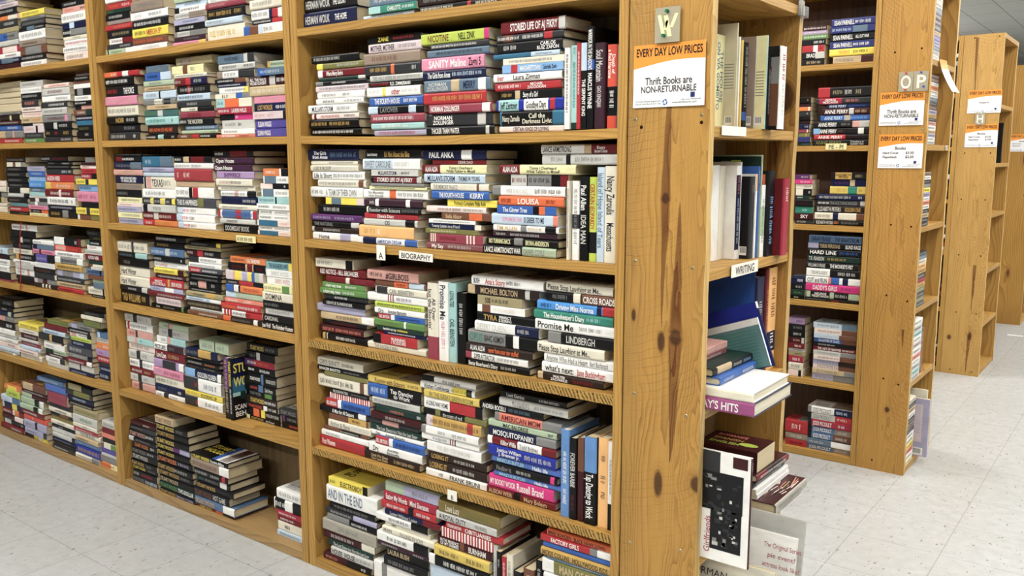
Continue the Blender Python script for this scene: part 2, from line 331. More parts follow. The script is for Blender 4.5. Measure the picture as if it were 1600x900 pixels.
mb = MB(); mb.box((-14, 31.9, 0), (14, 32.1, CEIL), wm); tag(mb.build('wall_back'), kind='structure')
WHITE_M, _, _ = newmat('fixture_enamel', (.85, .85, .85), .4)
EM, nt_, be = newmat('fixture_diffuser', (1, 1, 1), .6); be.inputs['Emission Color'].default_value = (1, .98, .94, 1); be.inputs['Emission Strength'].default_value = 4
for i, (fx, fy) in enumerate(FIXTURES):
    e = empty('unseen_ceiling_light', (fx, fy, CEIL-.55)); tag(e, 'long white fluorescent light hanging unseen below the ceiling tiles', 'light', 'fluorescent lights in the ceiling')
    mb = MB(); mb.box((-.66, -.17, -.05), (.66, .17, 0), WHITE_M); mb.build('housing', e)
    mb = MB(); mb.box((-.63, -.14, -.062), (.63, .14, -.05), EM); mb.build('diffuser', e)
    mb = MB()
    for sx_ in (-.5, .5): mb.box((sx_-.004, -.004, 0), (sx_+.004, .004, .55), WHITE_M)
    mb.build('hanger', e)
    for up in (0, 1):
     ld = bpy.data.lights.new('tube_light', 'AREA'); ld.shape = 'RECTANGLE'; ld.size = 1.2*K; ld.size_y = .28*K; ld.energy = FIX_W*((7 if fy > 11 else .8) if up else 1); ld.color = (1, .975, .93)  # upward lights added on the housings to brighten the ceiling, strongest far off
     lo = bpy.data.objects.new('tube_light', ld); COL.objects.link(lo); lo.parent = e; lo.location = (0, 0, (.03 if up else -.07)*K); lo.rotation_euler = (PI if up else 0, 0, 0)
# ---------------------------------------------------------------- bookcases
SH = (1.978, 1.612, 1.246, .88, .473, .035); HT = 2.367; ST = .027
def plank(mb, a, b, mt): mb.box(a, b, mt)
def shelf_board(x0, x1, y0, y1, z, th, parent, mtop, edge=None, amp=.0006, seed=0, name='shelf', n=90, sag=0):
    """a shelf whose front edge follows the sawn, slightly ragged line of the board"""
    mb = MB(); et = edge or mtop; ft = []; fb = []; zt = []
    for k in range(n+1):
        x = x0+(x1-x0)*k/n
        d = amp*(noise.noise(Vector((x*26, seed*7.1, 0)))+.7*noise.noise(Vector((x*90, seed, 3)))); d2 = amp*(noise.noise(Vector((x*30, seed*3.3, 9)))+.5*noise.noise(Vector((x*120, seed, 5))))
        sg_ = sag*4*(k/n)*(1-k/n); zt.append(z-sg_)
        ft.append((x, y0+abs(d), z-sg_-abs(d2)*.7)); fb.append((x, y0+abs(d2), z-sg_-th+abs(d)*.5))
    for k in range(n):
        mb.face([fb[k], fb[k+1], ft[k+1], ft[k]], et)
        mb.face([ft[k], ft[k+1], (ft[k+1][0], y1, zt[k+1]), (ft[k][0], y1, zt[k])], mtop)
        mb.face([fb[k+1], fb[k], (fb[k][0], y1, zt[k]-th), (fb[k+1][0], y1, zt[k+1]-th)], mtop); mb.face([(fb[k+1][0], y1, zt[k+1]), (fb[k+1][0], y1, zt[k+1]-th), (fb[k][0], y1, zt[k]-th), (fb[k][0], y1, zt[k])], mtop)
    mb.face([fb[0], ft[0], (x0, y1, z), (x0, y1, z-th)], mtop); mb.face([ft[-1], fb[-1], (x1, y1, z-th), (x1, y1, z)], mtop)
    return mb.build(name, parent)
def bay(xl, xr, pl, pr, y, label, back, rough=(), dep=.3, seed=1, grey=None, levels=SH):
    """one open bay: XL..XR clear width, PL / PR outer faces of its two sides"""
    e = empty('bookcase', ((pl+pr)/2, y, 0)); tag(e, label, 'bookcase', 'open pine bookcases of the book aisles')
    cx = (pl+pr)/2; L = lambda v: v-cx
    for a, b in ((pl, xl), (xr, pr)):
        mb = MB(); mb.box((L(a), 0, 0), (L(b), dep, HT), WZ); bevelled(mb.build('side_panel', e), .002)
    for i, z in enumerate(levels):
        r = i in rough
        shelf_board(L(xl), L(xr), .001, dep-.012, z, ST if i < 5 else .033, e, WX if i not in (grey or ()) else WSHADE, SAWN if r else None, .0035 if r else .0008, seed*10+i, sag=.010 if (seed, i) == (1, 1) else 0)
    mb = MB(); mb.box((L(xl), .002, HT-.03), (L(xr), dep-.012, HT), WX); mb.build('top_panel', e)
    mb = MB(); mb.box((L(xl), dep-.012, .0), (L(xr), dep, HT), back); mb.build('back_panel', e)
    return e
bay(-1.545, -.262, -1.581, -.234, 0, 'pine bookcase bay of stacked biographies beside the W end board', BACK_TAN, (3, 4), seed=1)
bay(-2.903, -1.622, -2.9335, -1.586, 0, 'middle pine bookcase bay of stacked novels with black thrillers along its floor shelf', BACK_TAN, seed=2, grey=(5,))
bay(-4.26, -2.968, -4.29, -2.9385, 0, 'pine bookcase bay at the far end of the W row, stacked with mixed fiction', BACK_TAN, seed=3, grey=(5,))
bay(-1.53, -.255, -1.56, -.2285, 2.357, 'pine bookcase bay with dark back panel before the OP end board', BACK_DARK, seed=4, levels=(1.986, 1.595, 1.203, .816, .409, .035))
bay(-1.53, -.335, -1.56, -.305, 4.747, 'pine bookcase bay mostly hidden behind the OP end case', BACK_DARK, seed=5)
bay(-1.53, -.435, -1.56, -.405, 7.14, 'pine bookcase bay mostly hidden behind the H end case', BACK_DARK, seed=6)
SCREW, _, _ = newmat('screw_steel', lin('a59a7a'), .35, .5, .9); HOLE, _, _ = newmat('nail_hole', lin('2a1a0c'), .9, .1)
def endcap(xl, xr, y, dep, label, mat, marks, shelves=SH, back=WBACK, top=True, seed=1, th=.03, far=None):
    """end case: two wide side boards and shelves that open towards +x; its near board carries the row letter"""
    e = empty('end_bookcase', ((xl+xr)/2, y, 0)); tag(e, label, 'bookcase'); cx = (xl+xr)/2; a, b = xl-cx, xr-cx
    for y0, y1, mt in ((0, th, mat), (dep-th, dep, far or WZ)):
        mb = MB()
        n = 60; x1 = b
        pts = [(x1+(-.0015+.003*noise.noise(Vector((seed, k*.35, y0*9)))) , HT*k/n) for k in range(n+1)]
        for k in range(n):
            (p, z0), (q, z1) = pts[k], pts[k+1]
            mb.face([(a, y0, z0), (p, y0, z0), (q, y0, z1), (a, y0, z1)], mt)
            mb.face([(p, y0, z0), (p, y1, z0), (q, y1, z1), (q, y0, z1)], WYL)
            mb.face([(p, y1, z0), (a, y1, z0), (a, y1, z1), (q, y1, z1)], WZ)
        mb.face([(a, y0, 0), (a, y1, 0), (pts[0][0], y1, 0), (pts[0][0], y0, 0)], mt); mb.face([(a, y1, 0), (a, y0, 0), (a, y0, HT), (a, y1, HT)], mt); mb.face([(a, y0, HT), (pts[-1][0], y0, HT), (pts[-1][0], y1, HT), (a, y1, HT)], mt)
        mb.build('side_panel', e)
    for i, z in enumerate(shelves):
        mb = MB(); t = ST if z > .1 else .033; mb.box((a+.013, th, z-t), (b-.003, dep-th, z), WY); bevelled(mb.build('shelf', e), .0015)
    mb = MB(); mb.box((a, th, 0), (a+.012, dep-th, HT), back); mb.build('back_panel', e)
    mb = MB(); mb.box((a+.013, th, HT-.03), (b-.001, dep-th, HT), WY); mb.build('top_panel', e)
    for (mx, mz, kind) in marks:
        mb = MB(); mb.disc((mx-cx, 0, mz), .0048, 'y-', SCREW if kind else HOLE, h=.0012 if kind else .0004, r2=.0035); mb.build('screw' if kind else 'nail_hole', e)
    return e
endcap(-.229, 0, 0, .636, 'pine end case with the W card and a price sheet on its wide end board', WEND_W,
       [(-.208,1.632,1),(-.022,1.638,1),(-.190,1.612,0),(-.022,1.620,0),(-.2,1.262,1),(-.035,1.255,1),(-.195,.9,1),(-.04,.865,1),(-.045,.49,1),(-.2,.47,1)], seed=3, far=WEND_F)
endcap(-.226, 0, 2.357, .558, 'pine end case with the OP cards and two price sheets on its end board', WEND_O,
       [(-.16,2.02,0),(-.045,2.03,0),(-.205,1.66,1),(-.02,1.665,1),(-.13,1.22,0),(-.04,1.215,0),(-.13,.88,0),(-.035,.86,0),(-.12,.47,0),(-.05,.45,0),(-.15,.05,0)], shelves=(1.985,1.597,1.212,.823,.46,.035), seed=5)
endcap(-.303, -.057, 4.747, .641, 'pine end case with the H card and two small price sheets on its end board', WEND_H,
       [(-.24,2.345,0),(-.09,2.345,0),(-.25,1.57,0),(-.09,1.57,0),(-.25,1.25,0),(-.1,1.25,0),(-.24,.86,0),(-.1,.86,0),(-.23,.45,0),(-.1,.45,0),(-.24,.03,0),(-.1,.03,0)], shelves=(1.9,1.5,1.15,.76,.38,.035), seed=7)
endcap(-.404, -.09, 7.14, .6, 'pine end case farthest down the aisle with part of a price sheet', WEND, [(-.3,1.2,0),(-.15,1.2,0)], seed=9)
# stacks: @ bay shelf stack upright setback, then x0 x1 z0 z1 (mm) spine colours lettering
DATA = """
@ R 0 0 0 0.03
-1532 -1275 2080 2118 sl |wh ~
-1534 -1271 2031 2080 bk |lg@.03-.5 HERMAN WOUK|wh@.55-.8 !THE GLORY
-1537 -1271 1978 2031 nv |lg@.03-.5 HERMAN WOUK|wh@.6-.82 !THE HOPE
@ R 0 1 0 0.03
-1214 -1004 2018 2057 sl |lg@.1-.8 ~
-1215 -1003 1995 2018 tl+aq0-.25 |wh@.4-.68 CHARLOTTE|wh ~
-1250 -1021 1978 1995 pb |gy@.3-.8 ~
@ R 0 2 0 0.03
-1002 -694 1998 2031 db |gy ~
-994 -671 1978 1998 nk+rd.6-.64 |cr@.02-.42 ~|cr@.7-.95 ~
@ R 1 0 0 0.03
-1507 -1268 1857 1884 bk |lg@.05-.6 ~
-1484 -1251 1835 1857 ol+yl0-.13 |lg@.45-.9 ~
-1485 -1246 1808 1835 dr+wh.02-.12 |wh@.2-.55 !Where Mercy Begins
-1475 -1242 1796 1808 dn+lg.85-1
-1492 -1237 1782 1796 nk+gy0-.15 |wh@.33-.6 ~
-1496 -1235 1760 1782 lp |gy ~
-1483 -1247 1737 1760 wh |gy@.1-.4 ~|gy@.55-.7 ~
-1487 -1250 1717 1737 wh |bk@.15-.4 ~|gy@.6-.95 ~
-1532 -1282 1688 1717 wh |nv@.08-.52 !MULLAN'S STORM|gy@.6-.88 ~
-1517 -1279 1667 1688 wp+dr.05-.1 |rd@.2-.6 ~|bk@.7-.92 ~
-1529 -1277 1636 1667 bk |gd@.05-.38 ~|gd@.42-.82 ~
-1531 -1271 1612 1636 bk |wh@.05-.85 ~
@ R 1 1 0 0.03
-1233 -997 1903 1926 bk |yl@.15-.48 ZANE|rd@.5-.88 ~
-1229 -992 1873 1903 lp |dg@.04-.5 !MOTHER, MOTHER|gy@.58-.9 ~
-1250 -996 1835 1873 ta |br@.15-.6 ~
-1241 -991 1802 1835 dg+or.48-.54 |gd@.1-.4 ~|lg@.85-.95 ~
-1221 -985 1782 1802 lg |gy@.05-.5 !THE HALF WE'RE IN|gy ~
-1229 -990 1763 1782 bk |rd@.03-.38 ~|wh@.4-.78 R.D. ZIMMERMAN
-1234 -995 1732 1763 wh+yl.3-.36 |lg@.03-.25 ~|rd@.47-.63 other|lg ~
-1228 -987 1703 1732 bl |wh@.1-.58 !THE FOURTH HOUSE|wh@.65-.9 ~
-1236 -988 1676 1703 bk+pb0-.18+pb.74-.87 |gy@.22-.55 LAYOVER
-1218 -975 1648 1676 bu |wh@.05-.8 ~
-1219 -980 1626 1648 aq |wh@.2-.7 ~
-1209 -976 1605 1626 lv |rd@.1-.8 ~
@ R 1 2 0 0.03
-991 -720 1881 1915 lm+hp.93-1 |dr@.1-.42 !NICOTINE|nk@.56-.8 NELL ZINK
-951 -718 1863 1881 dg |wh@.03-.8 ~
-964 -718 1840 1863 sl |dg@.15-.9 ~
-987 -736 1801 1840 pk |wh@.12-.72 !SANITY Maline|bk@.76-.95 Zagni 5
-983 -730 1772 1801 nv |wh@.08-.45 !The Girls from Ames|pb ~
-977 -711 1734 1772 sl+tn.42-.54+wh.82-.93 |lg@.02-.4 NORMAN ZOLLINGER|nv@.6-.78 MERRY
-980 -728 1698 1734 rd |gd@.15-.55 ~|gd ~
-957 -705 1670 1698 bu+wh.85-.97 |wh@.03-.5 NORMAN ZOLLINGER
-974 -709 1631 1670 dg+lg.78-.9 |wh@.1-.42 NORMAN ZOLLINGER
-971 -698 1603 1631 nk+lg.88-.93 |wh@.08-.5 !THICKER THAN WATER
@ R 1 3 0 0.03
-674 -450 1887 1923 dr+lg.9-1 |wh@.15-.88 STORIED LIFE OF AJ FIKRY
-693 -458 1864 1887 dg+rd.72-.84+br.1-.25 |wh@.02-.35 ~|wh@.4-.7 ~
-687 -458 1832 1864 nk |lg@.1-.3 ~|wh@.62-.95 CARLOS RUIZ ZAFON
-699 -464 1818 1832 tq+pb.58-1 |sl@.65-.9 ~
-664 -450 1799 1818 cr |gy@.1-.8 ~
-666 -453 1776 1799 sk+rd.15-.26 |wh@.3-.64 !MARGARETTOWN|nv@.68-.9 Gabrielle Zevin
-699 -458 1752 1776 wh |rd@.02-.2 iier|dg@.3-.7 Laura Zigman
-698 -464 1727 1752 rd |wh@.05-.4 ~|wh@.45-.84 MICHAEL ZADOORIAN
-680 -460 1702 1727 bk+tn.25-.33 |gd@.03-.2 ~|wh@.38-.62 !Story of a Girl
-690 -454 1668 1702 ro+aq.03-.34+wh.42-.78+rd.81-.88 |nk@.06-.32 Jeff Zentner|nk@.45-.75 !Goodbye Days
-678 -452 1626 1668 tq+bk.03-.83 |cr@.04-.32 Nancy Zaroulis|cr@.36-.82 !Call the Darkness Light
-682 -454 1607 1626 wp |nv@.22-.78 !CERTAIN KINDS OF LOVING
@ R 1 4 1 0.03
-449 -431 1612 1833 wh |dg@.08-.8 ~
-431 -411 1612 1839 aq+dn.92-1 |tl@.03-.1 ~|tl@.2-.75 ~
-411 -398 1612 1844 rd |wh@.1-.6 ~
-397 -378 1612 1843 bk+pb.0-.32 |wh@.42-.85 !THE SERPENT KING
-377 -354 1612 1884 bk+bl.32-.42 |wh@.03-.42 !WARRIOR IN THE SHADOWS|wh@.45-.8 MARCUS WYNNE
-353 -319 1612 1839 pl |lg@.08-.45 !Soul Mountain|lg@.5-.75 GAO XINGJIAN
-315 -283 1612 1832 ro2+bk.5-.85 |wh@.06-.4 !Death of a Red Heroine|wh@.55-.75 ~
-282 -271 1612 1829 gy |lg ~
@ R 2 0 0 0.03
-1540 -1282 1526 1565 nv |wh@.07-.42 !The Girls from Ames|sl ~
-1531 -1293 1510 1526 cr |gy@.4-.9 ~
-1535 -1289 1488 1510 cr |dg@.07-.45 !A CHICK IN THE COCKPIT|lg ~
-1528 -1262 1459 1488 wh |dg@.03-.38 !Life Is Short|gy ~
-1498 -1255 1434 1459 cr+br.85-.95 |gy@.03-.8 ~
-1540 -1271 1397 1434 wh |gy@.02-.25 ~|gy@.3-.88 !A TEAM OF THEIR OWN
-1460 -1262 1373 1397 yl+sl.15-.4+lp.8-1
-1506 -1255 1338 1373 bk |lg@.12-.45 ~
-1538 -1275 1314 1338 pu |lv@.05-.4 ~|lv@.48-.85 ~
-1534 -1286 1293 1314 bk+lg.82-.98 |gy@.05-.45 !THE NATURAL
-1535 -1292 1273 1293 db+lg0-.05 |lg@.25-.6 ~
-1530 -1297 1246 1273 wh+lv.62-.85 |dg@.1-.42 !Home
@ R 2 1 0 0.02
-1246 -993 1532 1561 bk |wh@.03-.22 Lance Armstrong|gd@.35-.8 !It's Not About the Bike
-1254 -994 1496 1532 wh+pb.02-.53 |gy@.04-.5 !SWEET CAROLINE|lg@.57-.82 ~
-1211 -998 1475 1496 lg |nv@.15-.55 !MULLAN'S STORM|dg@.65-.82 ~
-1217 -987 1452 1475 dr+nk0-.06+lg.91-1 |wh@.13-.83 STORIED LIFE OF AJ FIKRY
-1215 -972 1442 1452 gy
-1225 -966 1431 1442 py |dg@.1-.8 ~
-1260 -966 1400 1431 wh+or.42-.52 |gy@.03-.38 !No Mountain High Enough|gy@.55-.95 ~
-1252 -982 1374 1400 pl+wh.2-.26+wh.72-.79 |lg@.1-.19 ~
-1238 -990 1352 1374 bk+cr0-.03 |lg@.05-.63 !Running with Scissors|gy ~
-1254 -1008 1333 1352 rd |wh@.25-.56 Diana's Diary|bu ~
-1257 -1009 1310 1333 lg+bk.78-.95 |dg@.4-.5 OS
-1281 -1026 1269 1310 ap |gd@.1-.3 ~|wh@.35-.4 ~
-1290 -1010 1246 1269 wh+nv.1-.33+bl.8-1 |bl@.35-.75 !AMERICAN DREAM
@ R 2 2 0 0.03
-985 -728 1528 1558 nv+wh.62-.78 |wh@.1-.5 PAUL ANKA
-949 -732 1513 1528 dr |lg@.45-.8 DEAR DAD
-993 -730 1485 1513 py+dr0-.29 |wh@.05-.25 ALAN ALDA|dg@.34-.88 !Things I Overheard While Talking to Myself
-986 -736 1456 1485 pb |nv@.06-.52 !MULLAN'S STORM|dg@.58-.92 THOMAS W. YOUNG
-959 -724 1432 1456 cr+br.8-.84 |gy@.05-.48 !THE MEMORY PALACE
-953 -720 1406 1432 bl |wh@.14-.58 !THE FOURTH HOUSE|wh@.68-.92 KERRY
-892 -695 1384 1406 yl |nk@.14-.78 Portnoy's Complaint Philip Roth
-979 -734 1364 1384 wp |dr@.2-.6 ~|gy ~
-914 -709 1342 1364 br+or.55-.8 |tn@.08-.4 Bella Abzug
-970 -778 1329 1342 wh |gy@.1-.9 ~
-971 -756 1312 1329 nv+cr.88-1 |lg@.05-.6 !Twenty Letters to a Friend
-985 -768 1296 1312 ol |py@.1-.6 ~
-965 -745 1268 1296 bu+cr.02-.04+cr.06-.08+cr.1-.12+wp.7-.73+wp.76-.79+wp.82-.85 |dr@.2-.5 ~
-979 -744 1246 1268 ro3 |wh@.08-.34 !My Say|lg@.4-.8 ~
@ R 2 3 0 0.03
-532 -272 1544 1571 wh+tn.56-.65+dr.65-1 |nk@.02-.4 LANCE ARMSTRONG|wh@.69-.85 !Every Second Counts
-526 -271 1514 1544 lg+nk.32-.38 |gy@.12-.28 ~|gy@.44-.8 ~
-681 -411 1486 1514 py+dr0-.28 |wh@.05-.25 ALAN ALDA|dg@.32-.85 !Things I Overheard While Talking to Myself
-646 -439 1452 1486 bk+lg.02-.3+gy.32-.72+dr.87-1 |dr@.04-.28 ~|dg@.34-.7 ~
-709 -447 1422 1452 wh+gy0-.12 |lg@.2-.5 ~|dg@.6-.95 ~
-681 -448 1394 1422 or |wh@.25-.68 !LOUISA|dr@.04-.2 ~|dr@.74-.88 ~
-687 -474 1370 1394 bl+or.72-.82+bk.62-.72 |wh@.1-.52 !The Ginger Tree
-708 -467 1337 1370 pb+sa.93-1 |pk@.17-.47 !SOPHOMORE YEAR|nv@.5-.8 !IS GREEK TO ME
-703 -465 1317 1337 wh+bk.8-.96+gy.43-.52 |gd@.03-.4 TIM ALLEN|gd@.54-.75 ~
-710 -477 1298 1317 pl |lg@.05-.2 ~|lg@.28-.75 ~
-732 -468 1274 1298 bk+gy.4-.52 |py@.04-.35 !NO TURNING BACK|py@.56-.88 BRYAN ANDERSON
-742 -472 1246 1274 bk+sg.55-1 |wh@.02-.53 LANCE ARMSTRONG'S WAR|gy@.57-.85 DANIEL COYLE
@ R 2 4 1 0.03
-438 -429 1246 1469 cr |dg@.1-.85 ~
-426 -399 1246 1469 wh+dg.42-.6 |gy@.1-.8 ~
-397 -368 1246 1482 bk |wh@.1-.4 Paul Allen|lg@.45-.8 !IDEA MAN
-367 -343 1246 1481 lm+nk.65-.9 |rd@.08-.62 !CERTAIN JEOPARDY
-343 -316 1246 1508 pb |sl@.06-.85 !Island of Hope Island of Tears
-315 -274 1246 1511 cr |dg@.1-.5 Nancy Zaroulis|dg@.58-.88 !Massachusetts
@ R 3 0 0 0.04
-1532 -1333 1146 1178 cr+bk.8-.98 |gy@.05-.45 ~
-1528 -1282 1116 1146 dr |wh@.04-.85 RED NOTICE - BILL BROWDER
-1482 -1236 1093 1116 dr+cr.42-.5 |bu@.6-.85 ~
-1503 -1283 1073 1093 gr |wh@.08-.45 !a long way gone|wh@.55-.8 ~
-1512 -1270 1050 1073 gr |wh@.08-.45 !a long way gone|wh@.5-.75 ~
-1499 -1274 1029 1050 dg |wh@.25-.55 ~
-1500 -1278 1011 1029 bk |lg@.05-.75 !GENTLE SURRENDER
-1540 -1289 982 1011 lv
-1522 -1247 954 982 tn+wh.78-1 |db@.3-.72 ~
-1512 -1284 936 954 bk |dr@.2-.8 ~
-1525 -1295 907 936 mr |sa@.08-.35 ~|sa ~
-1515 -1275 880 907 bk+gd.04-.1+lg.13-.15 |wh@.34-.75 ~
@ R 3 1 0 0.04
-1266 -1026 1123 1157 rs |nk@.37-.82 !#GIRLBOSS|dg@.05-.3 ~
-1232 -997 1102 1123 br+or.38-.65+pb.67-.96 |dr@.42-.6 ~
-1225 -989 1077 1102 cr+dg.02-.24 |gy@.28-.76 CARL BERNSTEIN
-1269 -989 1049 1077 wh+bu.35-.37+bu.39-.41+bu.43-.45 |pu@.5-.75 ~
-1234 -1005 1029 1049 lm |nk@.05-.95 ~
-1235 -1003 1007 1029 wh |nk@.08-.2 Dry.|dg@.28-.65 Augusten Burroughs
-1220 -1001 989 1007 bl+rd0-.27+wh.28-.36 |wh@.03-.25 BILL BRYSON|nv@.42-.9 ~
-1236 -1002 964 989 gr+wh.6-.64 |ol@.15-.5 ~
-1227 -1007 949 964 dn |wh@.14-.42 !laughing at my|yl@.44-.66 !nightmare
-1197 -999 936 949 nv |wh@.1-.75 ~
-1243 -1035 903 936 rd+bk0-.18 |wh@.32-.85 !RUNNING / SCISSORS
-1273 -999 880 903 cr |gy@.12-.55 !THE INVISIBLE WALL
@ R 3 2 1 0.04
-988 -941 880 1133 cr+bu.7-1 |dg@.04-.65 !All Over but the Shoutin'
-940 -899 880 1141 wh |dg@.04-.48 !Promise Me|pk@.5-.85 ~
-898 -866 880 1139 aq |dg@.1-.3 !LOYALTIES|dg@.45-.8 CARL BERNSTEIN
-866 -829 880 1110 bk |lg@.15-.6 ~
@ R 3 3 0 0.04
-797 -524 1143 1173 wh |nk@.03-.12 BUSH|rd@.2-.48 !Ana's Story|dg@.5-.7 ~
-823 -545 1112 1143 db+tn.02-.12+lg.82-.88 |tn@.2-.72 MICHAEL BOLTON
-779 -607 1083 1112 kh |nk@.17-.3 500|dg@.33-.7 ~
-779 -595 1059 1083 wh+br.1-.28 |cr@.35-.8 ~
-781 -553 1031 1059 bk |gd@.12-.35 TYRA|wh@.38-.6 !PERFECT IS BORING
-786 -540 999 1031 wh+nv.64-1 |lg@.03-.5 !DESERT QUEEN|lg@.68-.86 ~
-816 -546 957 999 gy+bk.55-1+wh.66-.74 |tl@.02-.22 !OPUS|nk@.24-.53 ISAAC ASIMOV
-824 -564 929 957 db |wh@.07-.3 ALAN ALDA|or@.35-.8 !never have your dog stuffed
-828 -583 903 929 wh+bu0-.1 |nk@.14-.48 !SUPER ATTRACTOR|gy@.52-.86 ~
-819 -576 880 903 bk |wh@.02-.5 Betsy Boerhave's Diary|lg@.55-.8 ~
@ R 3 4 0 0.035
-513 -288 1150 1176 cr |dg@.02-.84 !Please Stop Laughing at Me...
-513 -275 1120 1150 bk+cr.4-.5+br.52-1 |gy@.1-.32 ~|wh@.54-.98 !CROSS ROADS
-544 -281 1092 1120 az+nv.78-.84+rd.85-1 |wh@.25-.74 !Driving Miss Norma|nv@.05-.2 ~
-554 -284 1065 1092 tl |wh@.13-.65 !The Housekeeper's Diary|aq@.68-.85 ~
-550 -280 1032 1065 wh |nk@.03-.5 !Promise Me|gy@.57-.85 ~
-504 -279 996 1032 bk+gy0-.2 |lg@.28-.72 LINDBERGH
-540 -310 965 996 cr |dg@.02-.8 !Please Stop Laughing at Me...
-519 -276 937 965 wh |gy@.03-.62 !Anyone Who Had a Heart|gy@.65-.9 Burt Bacharach
-526 -277 905 937 wh |nk@.05-.45 !what's next:|rd@.5-.88 Jane Buckingham
-547 -314 880 905 db+tn.02-.1 |wh@.2-.5 WALTER ZACHARIUS|dr@.55-.85 !Songbird
@ R 4 0 0 0.04
-1540 -1299 780 811 cr |gy@.05-.5 CAROL BURNETT|dg@.55-.8 ~
-1540 -1280 763 780 bk |wh@.01-.5 BENAZIR BHUTTO|gy@.55-.85 ~
-1502 -1282 746 763 ol |ta@.1-.8 ~
-1540 -1279 702 746 cr+br.85-.93 |dg@.05-.75 ~
-1473 -1272 685 702 bk |lg@.02-.5 !ROSEWATER|gy ~
-1483 -1270 662 685 rd+wh0.01-0.04+wh0.07-0.09+wh0.12-0.15+wh0.18-0.20+wh0.23-0.26+wh0.29-0.31+wh0.34-0.37+wh0.40-0.42+wh0.45-0.48+wh0.51-0.54+wh0.57-0.59+wh0.62-0.65+wh0.68-0.70+wh0.73-0.76+wh0.79-0.81+wh0.84-0.87+wh0.90-0.92+wh0.95-0.98
-1501 -1273 629 662 bl+rd0-.27+wh.28-.36 |wh@.02-.25 BILL BRYSON|nv@.42-.9 ~
-1540 -1295 604 629 nk+wh.84-1 |wh@.28-.75 !A Man for All Seasons
-1492 -1286 581 604 br+gd.5-.95 |nk@.6-.8 ~
-1496 -1271 551 581 cr |gy@.05-.52 !Anchor & Flares|lg ~
-1521 -1288 537 551 br+nk.4-.85 |cr@.4-.8 ~
-1530 -1280 514 537 wh |gy@.1-.4 ~
-1540 -1302 473 514 rd |wh@.05-.35 !First Women|bu ~
@ R 4 1 0 0.04
-1279 -1025 754 782 ye |br@.13-.7 !Running with Scissors|br@.75-.95 ~
-1278 -1027 706 754 bk+bl0-.37 |wh@.38-.9 !Tap Dancing to Work|pb@.05-.33 ~
-1264 -1036 679 706 lg |gy@.04-.75 ~
-1241 -1009 654 679 dn |sa@.3-.6 ~|wh@.85-.93 ~
-1263 -1023 628 654 mr |lg@.3-.7 ~
-1290 -1043 607 628 dg+rs.3-.62
-1273 -1027 584 607 dn |lg@.12-.92 !The Last Dance but Not the Last Song
-1270 -1019 567 584 wh |nk@.08-.2 Dry.|dg@.28-.65 Augusten Burroughs
-1243 -1009 537 567 bl+rd0-.27+wh.28-.36 |wh@.02-.25 BILL BRYSON|nv@.42-.9 ~
-1278 -1021 504 537 wh |nk@.08-.2 Dry.|dg@.28-.65 Augusten Burroughs
-1301 -1034 473 504 db |tn@.07-.5 !Until We Sleep Our Last Sleep|tn@.55-.92 ~
@ R 4 2 0 0.04
-1022 -791 799 819 wh+bk0-.23 |gy@.3-.8 !she said yes
-1024 -789 775 799 wh+yl.6-.85+bk.85-.95 |nk@.08-.55 !Kitchen Confidential|ol ~
-1007 -771 748 775 ye |ol@.1-.9 !IN THE GREAT GREEN ROOM
-1012 -760 708 748 wh+rd.45-.88+bk.88-1 |nk@.04-.42 !A LONG WAY HOME
-1026 -747 686 708 ol+bk.03-.22+bk.3-.68 |lg@.34-.64 !the scent of god
-1004 -767 648 686 gd+rd.75-.85+lp0-.12 |br ~
-1022 -775 620 648 wh+gy0-.08 |gy@.3-.42 ~|gy@.55-.8 ~
-1026 -775 597 620 wh+bu.5-.52+bu.54-.56+nv.58-.6 |sl@.2-.45 ~
-1004 -769 560 597 wh |lg@.2-.8 ~
-997 -748 533 560 db |gd@.05-.35 !LOSING IT|lg@.45-.8 ~
-1005 -746 500 533 db |gd@.05-.35 !LOSING IT|lg@.45-.8 ~
-1008 -746 473 500 wh |dg@.4-.9 FRANK BRUNI|nk@.22-.3 ~
@ R 4 3 0 0.04
-691 -445 799 819 bk |lg@.1-.38 !Lost Genius|lg@.6-.9 ~
-689 -433 773 799 lg |gy@.15-.5 !MY JOURNEY TO AMERICA|gy ~
-770 -526 748 773 bk |wh@.04-.42 ANDREA BOCELLI|sl@.46-.8 ~
-712 -461 719 748 gy+sa.07-.72 |dr@.1-.7 !AMERICAN MOM
-739 -479 696 719 sg |nk@.22-.6 MAC BALDRIGE|nk@.88-.95 ~
-737 -479 667 696 nv+gy.72-1 |wh@.07-.68 !MOSQUITOPANIK!
-738 -477 640 667 dr+wh.45-.8+wh0-.07 |wh@.2-.43 Killing Willis|gy@.48-.75 Todd Bridges
-734 -478 604 640 ro |wh@.12-.52 Justice William J. Brennan Jr.|lg ~
-725 -462 582 604 bm |aq@.08-.48 MARCUS BUTLER|wh@.6-.82 !Hello life
-717 -471 557 582 bk+hp.9-.96 |gy@.06-.3 !Finding It|lg@.38-.6 ~
-715 -457 540 557 bm |aq@.08-.48 MARCUS BUTLER|wh@.6-.82 !Hello life
-736 -486 498 540 hp |wh@.02-.42 !MY BOOKY WOOK|wh@.44-.85 Russell Brand
-745 -480 473 498 dr+bk.4-.5 |tn@.03-.38 ALISON WEIR|tn@.55-.88 Mary Boleyn
@ R 4 4 1 0.03
-456 -424 473 742 bs |wh@.25-.62 ~|wh@.68-.85 ~
-423 -397 473 723 bk |lg@.18-.6 FOREVER BARBIE|dr@.7-.9 ~
-396 -372 473 729 br+mr.4-1
-371 -329 473 738 bk+bs0-.4 |wh@.42-.93 !Tap Dancing to Work
-327 -290 473 742 ap |br@.2-.27 ~|br@.42-.5 ~|br@.6-.68 ~
-290 -273 473 737 wh+bk.7-1 |gy@.2-.6 ~
@ R 5 0 0 0.02
